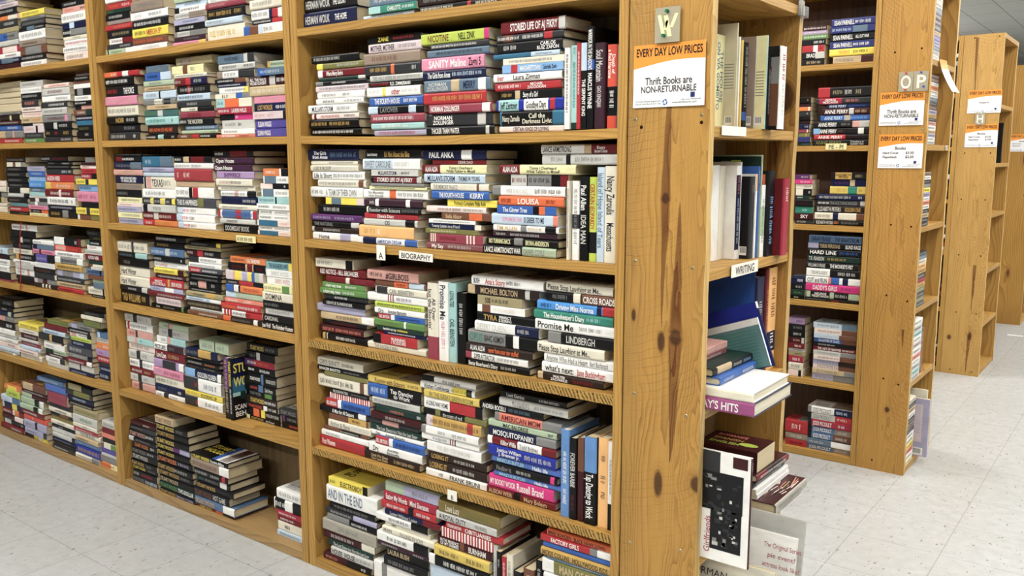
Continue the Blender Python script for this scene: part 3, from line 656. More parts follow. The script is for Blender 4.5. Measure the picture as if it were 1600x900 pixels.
-1485 -1279 333 366 yl+bk.88-1 |nk@.03-.18 ~|nk@.3-.86 !ELECTROBOY
-1497 -1229 270 333 wh |sl@.03-.72 !AND IN THE END
-1480 -1246 243 270 bk |gy@.1-.85 ~
-1505 -1235 221 243 dg+lv.55-1 |lg@.1-.5 ~
-1499 -1235 195 221 gy+bk.45-1 |wh@.5-.8 ~
-1524 -1236 150 195 gg |gy@.3-.7 ~
-1523 -1250 118 150 mr+cr.75-1 |lg@.15-.6 ~
-1497 -1258 95 118 dn |lg@.12-.92 !The Last Dance but Not the Last Song
-1478 -1255 63 95 lg |nk@.02-.28 !HOUSE|nk@.33-.58 !HOUSE|gy ~
-1520 -1264 35 63 mr+bk.5-1 |sa@.05-.3 ~|wh@.8-.9 ~
@ R 5 1 0 0.02
-1183 -932 381 419 sg+lv.35-1 |gy@.5-.8 ~
-1193 -943 347 381 ch |wh@.04-.45 !Eating My Words|wh@.5-.85 Mimi Sheraton
-1203 -946 318 347 rd+nk.5-.6 |wh@.1-.45 ~|wh@.65-.9 ~
-1186 -928 296 318 nv+dr.7-1 |lg@.1-.6 !Losing Without Losing
-1228 -982 268 296 wh+bk.68-1 |dg@.25-.65 ~
-1191 -978 252 268 cr |nk@.1-.3 DRY
-1200 -954 227 252 cr |dg@.03-.2 ~|gy@.35-.8 !FALLING IN LOVE
-1226 -980 191 227 wh+bk.72-1 |dg@.2-.6 ~
-1224 -979 174 191 pl |lg@.08-.4 ~|lg@.7-.9 ~
-1188 -985 142 174 bk |tn@.03-.55 LAURA BUSH
-1195 -986 106 142 nk |gy@.1-.7 ~
-1254 -989 35 106 wh+gy.15-.25 |lg@.5-.9 ~
@ R 5 2 0 0.02
-931 -672 372 412 gb |cr@.12-.35 Love Lucy|ol@.42-.85 LUCILLE BALL
-942 -686 342 372 lg |dg@.05-.5 !A ROYAL DUTY|gy@.65-.85 PAUL BURRELL
-906 -667 317 342 rd |wh@.03-.28 WILLIAM SAROYAN|wh@.3-.85 !OBITUARIES
-927 -706 283 317 rd+wh0.01-0.04+wh0.07-0.09+wh0.12-0.15+wh0.18-0.20+wh0.23-0.26+wh0.29-0.31+wh0.34-0.37+wh0.40-0.42+wh0.45-0.48+wh0.51-0.54+wh0.57-0.59+wh0.62-0.65+wh0.68-0.70+wh0.73-0.76+wh0.79-0.81+wh0.84-0.87+wh0.90-0.92+wh0.95-0.98
-944 -713 249 283 mr+br.42-.5 |wh@.05-.4 !IN THE PRESENCE OF MY ENEMIES|wh@.58-.9 BURNHAM
-953 -716 212 249 ye |dg@.1-.45 ~|dg@.6-.9 ~
-978 -716 173 212 bk+wh0-.1 |wh@.25-.8 ~
-979 -716 35 173 pb |sl@.3-.8 ~
@ R 5 3 1 0.02
-705 -688 35 311 lg |gy@.2-.8 ~
-687 -670 35 300 nk |lg@.1-.2 ~
-669 -651 35 287 rd |wh ~
-650 -624 35 300 cr |gy ~
-622 -587 35 254 nk |tn ~
-585 -542 35 273 br |tn ~
-540 -512 35 312 bk |lg@.1-.6 ~
@ R 5 4 0 0.02
-495 -267 406 426 or |nk@.02-.38 MARK BOWDEN|nk@.42-.9 !BLACK HAWK DOWN
-518 -267 381 406 rd+gy.7-.8+wh.8-1 |wh@.15-.55 !FACTORY GIRLS
-511 -266 364 381 bl
-515 -266 339 364 gd |db@.02-.42 JACKIE COLLINS|db@.46-.95 !HOLLYWOOD KIDS
-495 -266 330 339 sl |lg@.4-.7 ~
-511 -265 285 330 ol+wh0-.17 |tn@.25-.8 !MAN OF THE
-504 -265 35 285 wh |sl ~
@ M 0 0 0 0.03
-2845 -2644 2197 2233 wh |lg ~
-2847 -2643 2169 2197 rd |or@.1-.5 ~|wp@.6-.9 ~
-2838 -2643 2151 2169 dn |gr@.05-.3 ~
-2853 -2656 2124 2151 nk |lg@.15-.7 ~
-2844 -2654 2107 2124 ta |lv ~
-2865 -2640 2083 2107 rd |sa@.3-.9 ~
-2853 -2651 2050 2083 nk |kh@.2-.9 ~
-2845 -2649 2025 2050 wh+dr.55-1 |dr@.1-.55 ~
-2861 -2652 2004 2025 dg |lg@.5-.9 ~
-2869 -2655 1978 2004 sg+wh.75-1+nk.05-.1 |gr@.2-.6 ~
@ M 0 1 0 0.03
-2642 -2403 2140 2182 ta |gy@.2-.8 ~
-2653 -2376 2106 2140 wh |lg@.1-.3 ~|gy@.5-.85 ~
-2639 -2372 2072 2106 nk |wh@.05-.8 ~
-2644 -2376 2034 2072 yl |nk@.07-.38 ~|rd@.4-.83 !AMERICAN SPY
-2648 -2385 2005 2034 br |or@.02-.38 ~|or@.42-.86 ~
-2654 -2388 1978 2005 wh |lg@.3-.8 ~
@ M 0 2 0 0.03
-2323 -2110 2145 2163 sg |dn@.3-.8 ~
-2324 -2112 2127 2145 pb |sl@.3-.8 ~
-2326 -2115 2104 2127 wh+nk0-.15 |nk@.2-.8 ~
-2329 -2116 2080 2104 ta+lg.05-.5 |gy ~
-2331 -2121 2059 2080 lv |sl@.3-.8 ~
-2333 -2120 2034 2059 nk |wh@.15-.6 ~
-2336 -2121 2013 2034 gy+lg.1-.5 |gy ~
-2333 -2123 1994 2013 pl |gy@.3-.8 ~
-2345 -2120 1978 1994 pk+ye.8-1 |rs@.2-.7 ~
@ M 0 3 0 0.03
-2102 -1872 2121 2142 wh |lg ~
-2114 -1867 2100 2121 bu |rs@.1-.5 ~
-2115 -1875 2061 2100 nk |gd@.05-.2 ~|gd@.25-.65 ~|gd@.72-.9 ~
-2119 -1885 2037 2061 pb |gy@.05-.5 ~
-2113 -1881 1978 2037 cr |ye@.05-.75 ~
@ M 0 4 0 0.03
-1840 -1654 2071 2106 cr |gy@.1-.7 ~
-1841 -1655 2034 2071 wh+nv.55-.65+rd.65-.82 |gy@.03-.5 ~
-1835 -1657 2018 2034 nk+rd.65-1 |wh@.05-.6 ~
-1880 -1655 1978 2018 wh+bl0-.15+br.15-.38+pb.38-.5 |gy@.52-.75 ~
@ M 1 0 0 0.03
-2898 -2616 1885 1909 rd+or0-.38+wh.53-.7 |wh@.2-.36 ~
-2898 -2662 1847 1885 bk |wh@.04-.8 ~
-2898 -2641 1803 1847 nk |rd@.05-.38 ~|wh@.57-.9 !THE FORCE
-2898 -2637 1764 1803 pk |rs@.1-.9 ~
-2898 -2642 1717 1764 cr |gy@.05-.9 ~
-2898 -2645 1683 1717 bk |gd@.3-.58 NOIR|lg@.65-.9 ~
-2898 -2643 1648 1683 nk |gy@.5-.85 ~
-2898 -2641 1612 1648 dg |lg@.1-.55 ~|wh@.8-.88 ~
@ M 1 1 0 0.03
-2560 -2393 1887 1915 sl |gy@.5-.95 ~
-2569 -2376 1855 1887 bl+pb.6-1 |nv@.1-.5 ~
-2583 -2355 1832 1855 sg |gy@.2-.6 ~
-2583 -2360 1812 1832 tn |br@.1-.9 ~
-2600 -2352 1779 1812 pb+nk.48-.53 |gy@.1-.4 ~
-2589 -2353 1755 1779 gy+cr.35-.6+nk.65-.85 |gy ~
-2567 -2347 1736 1755 tn |br@.3-.75 ~
-2594 -2344 1706 1736 dn2+lg.4-.55 |gr@.02-.35 ~
-2581 -2334 1672 1706 aq |tl@.05-.6 ~|nk@.8-.84 ~
-2576 -2355 1633 1672 db |or@.05-.85 ~
-2586 -2354 1612 1633 nk+aq.4-.58 |wh@.02-.33 ~|wh@.84-.92 ~
@ M 1 2 0 0.03
-2344 -2098 1904 1935 kh+ta.12-.42 |lg@.18-.36 ~
-2375 -2158 1869 1904 py+br.35-.5 |gy@.6-.75 ~
-2349 -2125 1853 1869 cr |gy@.05-.9 ~
-2348 -2124 1823 1853 dr+nv.5-1+rd.35-.5 |lg@.02-.2 ~|lg@.6-.85 ~
-2340 -2117 1790 1823 nk+rd.32-.4 |lg@.1-.5 ~|gy@.55-.85 ~
-2339 -2115 1763 1790 pb |nv@.05-.8 ~
-2346 -2113 1737 1763 dg |lg@.3-.6 ~
-2321 -2092 1720 1737 cr+nk.5-1 |nk@.25-.45 ~
-2327 -2093 1694 1720 bu |dr@.2-.6 !CROOKED WINGS
-2333 -2095 1666 1694 nk |cr@.25-.68 !THE VACATION|wh@.02-.2 ~
-2302 -2079 1646 1666 sl |pb@.05-.9 ~
-2322 -2076 1632 1646 sg |gr@.8-.95 ~
-2352 -2091 1612 1632 br+rd.38-.55+nk.57-1 |wh@.08-.25 ~|wh@.6-.85 ~
@ M 1 3 0 0.03
-2052 -1829 1889 1924 sl+lg.73-.83+dg.83-1 |nv@.2-.6 ~
-2044 -1821 1865 1889 lg |nk@.1-.5 ~|nk@.7-.95 ~
-2064 -1833 1835 1865 wh+ta0-.15+dg.58-1 |gy@.2-.5 ~
-2074 -1881 1817 1835 nk+br.65-1 |wh@.1-.6 ~
-2064 -1879 1803 1817 nv |wh@.05-.8 ~
-2053 -1872 1780 1803 wh+yl.85-1 |gy@.2-.9 ~
-2083 -1863 1760 1780 cr+bl.6-.78+gy.78-1 |nk@.02-.55 B L V
-2076 -1854 1727 1760 aq+or.25-.65+cr.65-1 |sl@.05-.2 ~
-2071 -1852 1702 1727 ch |wh@.03-.35 ~|wh@.42-.85 LAUREN WILLIS
-2066 -1854 1679 1702 hp+nk0-.45 |wh@.48-.55 ~
-2050 -1847 1646 1679 lg |gy@.1-.42 ~|nv@.5-.6 ~
-2048 -1841 1625 1646 wh |gy@.08-.5 ~
-2080 -1838 1612 1625 sa |wh@.08-.55 !DIRTY ENGINEERS|nk@.6-.85 ~
@ M 1 4 0 0.03
-1750 -1648 1860 1883 sg+gd0-.15 |dn@.2-.95 ~
-1808 -1649 1834 1860 bl+sl.3-1 |pb@.1-.8 ~
-1871 -1647 1798 1834 mr+lg.53-.68 |wh@.02-.45 !ALL THE WAYS WE SAID GOODBYE|wh@.72-.95 ~
-1862 -1649 1761 1798 tn |cr ~
-1843 -1649 1735 1761 pk |rs@.2-.8 ~
-1843 -1650 1705 1735 nv |gd@.1-.55 !LOST WORLDE|wh@.65-.95 ~
-1846 -1652 1677 1705 lp+nk.9-1 |rs@.05-.35 ~|rs@.45-.6 ~
-1840 -1654 1642 1677 pu2 |wh@.08-.5 SUSAN WIGGS
-1836 -1655 1612 1642 pu2 |wh@.08-.5 SUSAN WIGGS
@ M 2 0 0 0.03
-2860 -2629 1545 1555 nk |gy ~
-2867 -2630 1518 1545 nk+dr.08-.3 |wh@.3-.7 ~
-2860 -2634 1487 1518 nv+sl.6-1 |gy ~
-2872 -2635 1460 1487 rs |tn@.2-.8 ~
-2870 -2644 1425 1460 nv |wh@.15-.8 !WE NOW RETURN TO REGULAR LIFE
-2855 -2647 1397 1425 ta |gy@.1-.9 ~
-2864 -2652 1364 1397 nk |gy@.05-.45 ~
-2849 -2652 1340 1364 py |gy@.15-.9 ~
-2855 -2655 1323 1340 wp |rs@.1-.6 ~
-2857 -2662 1298 1323 lv |sl@.05-.8 ~
-2858 -2660 1272 1298 py |gy@.15-.9 ~
-2858 -2659 1246 1272 lv |sl@.05-.8 ~
@ M 2 1 0 0.03
-2626 -2401 1498 1543 tq+sl.6-1 |pb@.1-.3 ~
-2631 -2395 1476 1498 lv |sl@.2-.7 ~
-2633 -2396 1457 1476 pb |wh ~
-2641 -2393 1405 1457 cr+rs.1-.24+dg.02-.08 |dg@.26-.6 !TEXAS|gy@.62-.85 ~
-2646 -2394 1366 1405 wh |gy@.1-.7 ~
-2651 -2400 1339 1366 dg+yl.25-.35+yl.55-.7+yl.9-1 |lg@.05-.85 ~
-2654 -2396 1305 1339 lg+nk.05-.18 |gy@.35-.6 ~
-2659 -2400 1272 1305 dr+lg.33-.47 |wh@.03-.3 ~|cr@.5-.85 ~
-2657 -2393 1246 1272 or2+rd0-.35 |wh@.08-.28 ~|gd@.4-.8 ~
@ M 2 2 0 0.03
-2390 -2127 1516 1542 nk+tn.25-.4+dr.45-.8 |wh@.02-.2 ~
-2394 -2121 1491 1516 wh |gy@.03-.4 ~|gy@.45-.7 ~
-2389 -2123 1442 1491 ch2 |wp@.08-.12 ~|wp@.25-.4 ~
-2388 -2119 1417 1442 tn |rs@.05-.6 ~
-2392 -2121 1373 1417 wh+nk.36-.45+rd.46-.6 |gy@.03-.35 ~
-2393 -2116 1336 1373 dg2+ol.55-.7 |wh@.03-.55 !THIS IS HAPPINESS
-2393 -2126 1306 1336 wh+pb0-.15 |hp@.15-.32 ~|gy@.35-.5 ~
-2395 -2128 1274 1306 wh+pb0-.15 |hp@.15-.32 ~|gy@.35-.5 ~
-2382 -2118 1246 1274 wh+pb0-.15 |hp@.15-.32 ~|gy@.35-.5 ~
@ M 2 3 0 0.03
-2117 -1868 1539 1563 nk+dr.42-.85 |wh@.03-.25 ~
-2113 -1862 1511 1539 pl |wh@.03-.5 !Open House|pu@.52-.95 ~
-2119 -1874 1484 1511 pl |wh@.03-.5 !Open House|pu@.52-.95 ~
-2100 -1862 1455 1484 lv2 |pu@.2-.65 !SHIPWRECK
-2099 -1868 1427 1455 cr |rs@.1-.4 ~|dg@.42-.7 ~
-2097 -1862 1408 1427 cr |gy@.1-.8 ~
-2081 -1856 1386 1408 wh+nk.75-1+rs.4-.5 |gy@.03-.7 ~
-2079 -1851 1355 1386 nv |lg@.6-.95 ~
-2096 -1851 1334 1355 cr |gy@.1-.75 ~
-2094 -1852 1301 1334 sl2+rd0-.05+wh.05-.1+rd.45-.6+wh.85-.9+rd.9-1 |bl ~
-2088 -1863 1279 1301 lg |dg@.2-.5 ~
-2069 -1852 1246 1279 bk |lg@.05-.75 !DOOMSDAY BOOK
@ M 2 4 0 0.03
-1803 -1660 1468 1496 or2+wh.65-.72+nk.72-1 |wh@.1-.5 ~
-1805 -1654 1441 1468 wh+sl.05-.5 |gy@.55-.9 ~
-1828 -1656 1420 1441 wp+nk.42-1 |wh@.8-.86 ~
-1824 -1655 1391 1420 wh+sl.05-.43 |gy@.5-.9 ~
-1843 -1657 1365 1391 aq+nk.55-.6 |sl@.05-.5 ~
-1850 -1657 1342 1365 wh |dn@.05-.4 ~|gy@.5-.9 ~
-1844 -1656 1323 1342 wh |dn@.05-.4 ~|gy@.5-.9 ~
-1846 -1654 1303 1323 wh |dn@.05-.4 ~|gy@.5-.9 ~
-1851 -1655 1281 1303 wp+tq.05-.62 |rs@.68-.9 ~
-1850 -1654 1263 1281 wh |dn@.05-.4 ~|gy@.5-.9 ~
-1851 -1655 1246 1263 wp+tq.05-.62 |rs@.68-.9 ~
@ M 3 0 0 0.04
-2898 -2650 1116 1164 cr+dg.48-.55 |gy@.05-.3 ~|gy@.35-.9 ~
-2898 -2656 1090 1116 nk+aq.6-1 |sl@.05-.5 ~
-2898 -2643 1052 1090 bk |gy@.2-.4 ~
-2898 -2648 1007 1052 cr |dg@.05-.55 !Hard Winter
-2898 -2650 962 1007 cr |dg@.05-.55 !Hard Winter
-2898 -2672 938 962 nk+lg.8-1 |lg@.3-.6 ~
-2898 -2664 880 938 bk |gd@.05-.7 TAD WILLIAMS|gd@.75-.9 ~
@ M 3 1 0 0.04
-2590 -2362 1179 1204 bk |wh@.05-.7 ~
-2598 -2369 1151 1179 bk |gd@.1-.5 ~
-2621 -2367 1117 1151 sl2+lg.45-.58 |pb@.03-.42 ~|pb@.6-.8 ~
-2602 -2366 1091 1117 nk |lg@.02-.25 ~|wh@.88-.93 ~
-2610 -2357 1063 1091 wh |dg@.03-.12 ~|rd@.15-.42 ~|lg@.5-.7 ~
-2611 -2385 1038 1063 yl+mr.8-1 |ol@.05-.7 ~
-2603 -2376 1016 1038 mr |lg@.1-.9 ~
-2644 -2385 981 1016 rd+gd.54-.6 |wh@.04-.5 !PERFECT LITTLE WORLD|wh@.65-.95 KEVIN WILSON
-2649 -2398 956 981 lv+wh.45-.72 |sl@.1-.3 ~
-2663 -2386 934 956 dr |lg@.28-.95 ~
-2605 -2417 903 934 lp |gy ~
-2644 -2370 880 903 bk+gr.85-.9 |lg@.15-.25 ~|gy@.35-.65 ~
@ M 3 2 0 0.04
-2330 -2107 1175 1194 bk+yl.87-1 |gy@.1-.6 ~
-2360 -2107 1160 1175 kh |dg@.1-.7 ~
-2357 -2121 1131 1160 mr+nk.5-1+rd.33-.5 |lg@.03-.2 ~|lg@.55-.8 ~
-2341 -2117 1105 1131 wh+dg0-.3 |gy@.35-.85 ~
-2344 -2115 1085 1105 wh |gy@.05-.8 ~
-2343 -2114 1062 1085 dg2+rd0-.35 |wh@.05-.33 ~|wh@.4-.85 ~
-2343 -2114 1049 1062 bk |lg@.1-.9 ~
-2344 -2115 1031 1049 bk |gy@.1-.9 ~
-2355 -2125 998 1031 bk+rs.3-.55 |lg@.05-.25 ~|lg@.7-.8 ~
-2358 -2134 983 998 nk |lg@.1-.85 ~
-2367 -2108 961 983 kh+gd.55-.8 |dg@.2-.5 ~
-2374 -2129 942 961 pb+wh.7-1 |gy@.1-.5 ~|nk@.6-.65 ~
-2378 -2133 914 942 db |kh@.05-.95 ~
-2352 -2128 900 914 lg |gy ~
-2359 -2123 880 900 br |cr@.3-.85 ~
@ M 3 3 0 0.04
-2047 -1827 1125 1151 or2 |wh@.48-.85 CALL THE MIDWIFE|dr@.05-.4 ~
-2066 -1832 1093 1125 bk+tn.48-.7+dr.53-.67 |dr@.1-.45 ~|dr@.78-.95 ~
-2081 -1842 1054 1093 lp+rs.2-.25+yl.25-.42+lv.45-.58+yl.6-.7+bl.7-.78+sg.8-.9
-2080 -1850 1036 1054 nk+rd.35-.75 |lg@.05-.3 ~
-2082 -1850 1006 1036 or2+bl0-.2+nk.2-.4+wh.22-.35 |rd@.5-.9 ~
-2093 -1854 980 1006 sg+pb0-.28 |lg@.4-.7 ~
-2103 -1857 959 980 sa |wh@.08-.35 ~|wh@.5-.68 ~
-2128 -1873 931 959 rd |or@.03-.4 !True Believers|wh ~
-2127 -1867 903 931 wh+rd.05-.1+rd.13-.18+rd.2-.25+rd.6-1 |nk@.28-.7 ~
-2121 -1865 880 903 db+or0-.2+wh.78-.88 |gy@.25-.7 ~
@ M 3 4 0 0.04
-1826 -1668 1115 1144 aq2+yl.85-1 |nv@.1-.82 !THE ENGINEER'S WIFE
-1827 -1671 1086 1115 wh |lg@.2-.85 SHERRYL WOODS
-1825 -1667 1056 1086 wh |rs@.3-.85 SHERRYL WOODS
-1841 -1669 1028 1056 py+gr.65-.9 |ol@.03-.6 ~
-1849 -1669 991 1028 cr |db@.1-.65 !DOMINA
-1853 -1667 962 991 bk |gy@.05-.5 ~
-1845 -1667 937 962 lg |gy@.1-.8 ~
-1852 -1668 910 937 nk |lg@.05-.5 !CARDINAL
-1860 -1668 880 910 bk |wh@.02-.28 Joan Wolf|wh@.33-.98 !The Reindeer Hunters
@ M 4 0 0 0.05
-2892 -2669 792 831 lg+dg.32-.47 |gy@.12-.28 ~|gy@.5-.7 ~|gy@.8-.9 ~
-2885 -2663 756 792 wh+rd.05-.13 |gy@.15-.55 ~|gy@.57-.78 ~
-2887 -2669 723 756 rs+dg.35-.43 |rd@.1-.3 ~
-2886 -2668 695 723 aq+rs.3-.4+lg.02-.3 |tl@.5-.6 ~
-2886 -2669 660 695 wp |gy@.1-.55 ~|gy@.6-.8 ~
-2888 -2673 618 660 lg+dg.32-.47 |gy@.12-.28 ~|gy@.55-.75 ~
-2887 -2678 579 618 wh+dg.4-.52 |db@.03-.35 ~|gy@.55-.95 ~
-2881 -2679 550 579 dr |wh@.08-.48 ~|tn@.6-.85 ~
-2887 -2682 510 550 lg+dg.32-.47 |gy@.12-.28 ~|gy@.55-.75 ~
-2878 -2674 473 510 rs+dg.3-.45 |rd@.1-.28 ~
@ M 4 1 0 0.05
-2608 -2382 793 819 sg+nk.33-.35+rs.35-.45 |gy@.15-.32 ~
-2624 -2394 755 793 lg+dg.32-.47 |gy@.12-.28 ~|gy@.5-.7 ~
-2646 -2422 720 755 aq+wh0-.35+rs.38-.5 |gy@.15-.32 ~
-2667 -2435 688 720 wh+pl.45-1 |nk@.03-.4 !PICTURE|gy@.5-.7 ~
-2668 -2433 646 688 dr |wh@.05-.38 !Love Open|gd@.45-.6 ~|tn@.6-.8 ~
-2672 -2439 608 646 lv2+dg.3-.75+wh.85-1
-2677 -2444 569 608 pk |lv@.05-.35 ~|bu@.37-.9 ~
-2672 -2443 529 569 cr |dg@.03-.35 ~|gy@.38-.75 ~
-2673 -2441 496 529 nv |sl@.1-.4 ~|wh@.78-.9 ~
-2667 -2440 473 496 wh+dg.28-.45 |gy@.05-.22 ~|gy@.5-.75 ~
@ M 4 2 0 0.05
-2308 -2104 731 778 sg+nk.52-.55 |gy@.1-.45 ~|gy@.62-.85 ~
-2409 -2183 696 731 nv+gd.4-.8 |gy@.03-.4 ~
-2422 -2177 681 696 nk |tn@.05-.5 ~
-2419 -2173 661 681 bk |lg@.1-.5 ~|or2@.6-.9 ~
-2423 -2166 638 661 nk |br@.1-.35 ~|gy@.5-.8 ~
-2433 -2173 601 638 nv+sk0-.28+wh.9-1 |wh@.35-.88 !GOLDEN QUEEN
-2442 -2171 544 601 wh+dg0-.4 |rd@.3-.38 ~|sl@.55-.9 ~
-2440 -2167 516 544 yl |gd@.05-.4 ~|nk@.43-.85 !HOOKING UP
-2438 -2165 473 516 wh+dg0-.35 |rd@.3-.38 ~|sl@.55-.9 ~
@ M 4 3 1 0.02
-2115 -2078 473 729 pu+nk.5-1 |tn@.03-.9 ~
-2077 -2054 473 732 bk |yl@.05-.45 STUART WOODS|wh@.5-.9 ~
@ M 4 4 0 0.085
-2036 -1837 760 792 bk |ye@.12-.55 STUART WOODS|gy@.6-.9 ~
-2038 -1849 728 760 bk+lg.38-.5 |gy@.15-.35 ~
-2049 -1859 699 728 ch+pu0-.3 |wh@.1-.4 ~|or@.42-.82 ~
-2047 -1853 672 699 bk |wh@.12-.32 ~|wh@.5-.85 ~
-2051 -1847 625 672 bk+sl2.53-.6 |wh@.18-.5 STUART WOODS|lg@.68-.98 !GRASS ROOTS
-2053 -1852 596 625 bk+sl2.45-.6 |ro2@.18-.42 STUART WOODS|lg@.66-.9 !Dark Horse
-2050 -1856 574 596 bk+gr.62-.85 |gy@.12-.5 STUART WOODS
-2046 -1845 543 574 db |ye@.15-.58 STUART WOODS|wh@.6-.95 ~
-2046 -1843 523 543 nk+wh.55-.67 |ro2@.08-.5 STUART WOODS|lg@.7-.95 !HOT GAME
-2047 -1830 489 523 bk+or.2-.38+yl.43-.55 |lg@.58-.95 ~
-2050 -1830 473 489 bk+py.0-.1 |gd@.15-.5 STUART WOODS|lg@.55-.85 !the Power
@ M 4 5 0 0.085
-1838 -1725 526 552 dg |gy@.1-.9 STUART WOODS
-1822 -1724 500 526 bk+pu.05-.2 |gy@.35-.9 STUART WOODS
-1822 -1724 473 500 bk |ro2@.45-.95 STUART WOODS
@ M 5 0 0 0.02
-2861 -2645 311 331 mr |wp@.5-.75 ~
-2860 -2643 288 311 nk+dg.5-1 |gy@.05-.5 ~
-2869 -2648 255 288 bk |rs@.02-.6 STUART WOODS|wh@.62-.9 ~
-2878 -2647 232 255 nk+lg.02-.2 |gy@.28-.8 ~
-2859 -2653 202 232 bk |or2@.1-.65 STUART WOODS|wh@.75-.9 ~
-2860 -2646 175 202 bk |gy@.02-.55 STUART WOODS|lg@.6-.85 ~
-2866 -2645 143 175 bk |lg@.02-.6 STUART WOODS
-2867 -2650 116 143 bk |gd@.02-.5 STUART WOODS|gy@.6-.8 ~
-2867 -2655 94 116 bk |yl@.02-.5 STUART WOODS|gy@.6-.9 ~
-2856 -2658 61 94 bk |lg@.02-.25 ~|rd@.35-.8 ~
-2871 -2656 35 61 dg |gy@.02-.45 STUART WOODS|pb@.5-.95 !RUN BEFORE
@ M 5 1 0 0.02
-2635 -2493 362 396 tn |br@.05-.9 STUART WOODS
-2636 -2393 331 362 bk |ye@.02-.58 STUART WOODS|gy@.65-.85 ~
-2640 -2394 298 331 bk |gd@.02-.56 STUART WOODS
-2642 -2388 267 298 bk |ye@.02-.56 STUART WOODS
-2646 -2390 240 267 bk+pu.5-.7+lv.7-1 |ye@.02-.5 STUART WOODS
-2646 -2391 213 240 bk |ye@.02-.55 STUART WOODS
-2640 -2374 179 213 bk |or2@.02-.55 STUART WOODS|lv@.6-.9 ~
-2641 -2367 147 179 bk |gd@.02-.5 STUART WOODS|lg@.5-.85 ~
-2644 -2373 117 147 bk |gd@.02-.6 STUART WOODS|gy@.65-.9 ~
-2634 -2369 88 117 bk |tn@.02-.55 STUART WOODS
-2640 -2361 56 88 dn |gr@.02-.5 STUART WOODS|wh@.53-.95 !TWO-DOLLAR
-2633 -2359 35 56 nk |gd@.02-.45 STUART WOODS|lv@.48-.95 !Swimming to Catalina
@ M 5 2 0 0.02
-2363 -2107 254 277 bk |yl@.02-.5 STUART WOODS|wh@.53-.9 !Foreign Affairs
-2371 -2101 213 254 ta+wh.75-1 |br@.05-.7 ~
-2351 -2110 184 213 nk+rd.83-.92 |lg@.02-.4 ~|lg@.5-.75 ~
-2342 -2107 153 184 nk+wh.7-.9 |tl@.05-.2 ~|gy@.25-.65 ~
-2342 -2082 125 153 nk |gd@.02-.52 STUART WOODS
-2360 -2109 85 125 nk |br@.02-.5 STUART WOODS|lg@.55-.9 !HOT GAME
-2358 -2076 49 85 sl2+wh.72-1 |gd@.02-.5 STUART WOODS
-2351 -2095 35 49 dr+bk.72-1+or.52-.72 |yl@.02-.48 STUART WOODS
@ M 5 3 0 0.05
-1836 -1662 187 229 wh |gy ~
-1853 -1664 140 187 nk+wh0-.03+wh.35-.6 |wh@.05-.55 ~
-1839 -1664 119 140 ch |wh@.1-.7 ~
-1830 -1663 97 119 dr |wh@.1-.6 ~
-1831 -1664 57 97 cr |nk@.25-.45 ~
-1834 -1664 35 57 pb |sl@.1-.8 ~
@ L 0 0 0 0.03
-4070 -3697 2300 2326 lg+lv.2-.75
-4037 -3661 2275 2300 lp |gy@.3-.9 ~
-4043 -3675 2244 2275 nk |lg@.4-.9 ~
-4049 -3680 2219 2244 or2+cr.7-1
-4054 -3693 2184 2219 dg |lg@.6-.9 ~
-4061 -3678 2156 2184 kh
-4067 -3681 2121 2156 gy+bl.4-.7 |nk@.6-.9 ~
-4074 -3683 2095 2121 lg
-4080 -3682 2060 2095 ch+wp.5-.9
-4087 -3682 2034 2060 wh |dr@.6-.9 ~
-4092 -3680 2009 2034 nv+sl.5-.8 |lg@.8-.95 ~
-4097 -3690 1978 2009 mr
@ L 0 1 0 0.03
-3679 -3401 2213 2242 yl+rs0-.1 |ol@.2-.8 ~
-3653 -3403 2197 2213 gy |dg@.3-.8 ~
-3656 -3406 2169 2197 dg |gy ~
-3671 -3407 2149 2169 nk+sl.3-.6 |lg@.65-.95 ~
-3680 -3407 2104 2149 wh |gy@.1-.9 ~
-3679 -3409 2075 2104 ta |dg@.1-.7 ~
-3677 -3407 2035 2075 br+gy.2-.8
-3679 -3417 2008 2035 nk |lg@.05-.9 ~
-3687 -3421 1978 2008 wh |gy@.1-.8 ~
@ L 0 2 0 0.03
-3243 -3021 2220 2245 nk |lg@.1-.6 ~
-3238 -3025 2193 2220 rs |or@.1-.5 ~|nk@.75-.95 ~
-3239 -3020 2150 2193 wh |gy@.05-.9 ~
-3240 -3023 2123 2150 nv+pb.3-.5
-3247 -3024 2091 2123 nk+gy.3-1 |wh@.03-.35 ~
-3249 -3021 2074 2091 cr |gr@.4-.7 ~
-3243 -3017 2045 2074 wh |rd@.05-.95 ~
-3253 -3019 2016 2045 wh |nk@.05-.9 ~
-3240 -3020 1978 2016 wp |gy@.1-.8 ~
@ L 1 0 0 0.06
-4150 -3763 1895 1925 pg
-4156 -3766 1872 1895 pg
-4161 -3769 1844 1872 pg
-4167 -3771 1814 1844 pg
-4173 -3776 1772 1814 pg
-4181 -3794 1759 1772 gy |br@.5-.9 ~
-4184 -3797 1729 1759 py+db.35-.65+db.7-.95
-4190 -3798 1707 1729 mr |lg ~
-4195 -3806 1678 1707 bl |wh@.6-.9 ~
-4200 -3783 1639 1678 gy+rs.7-.75+tn.3-.5
-4208 -3811 1612 1639 rd |wh@.5-.9 ~
@ L 1 1 0 0.03
-3718 -3479 1880 1913 lg |gy@.1-.7 ~
-3703 -3486 1853 1880 wh |lg ~
-3704 -3495 1825 1853 nk |lg@.05-.8 ~
-3706 -3533 1786 1825 dg |sa@.2-.8 ~
-3709 -3508 1763 1786 wp |nk@.1-.7 ~
-3717 -3503 1738 1763 wp |rs@.1-.9 ~
-3722 -3501 1709 1738 tn |nk@.1-.35 ~|or2@.55-.9 ~
-3723 -3510 1695 1709 nk+wp.5-1
-3715 -3503 1661 1695 lp+nk.6-.7 |rs@.1-.5 ~
-3701 -3508 1635 1661 dg |gy@.1-.9 ~
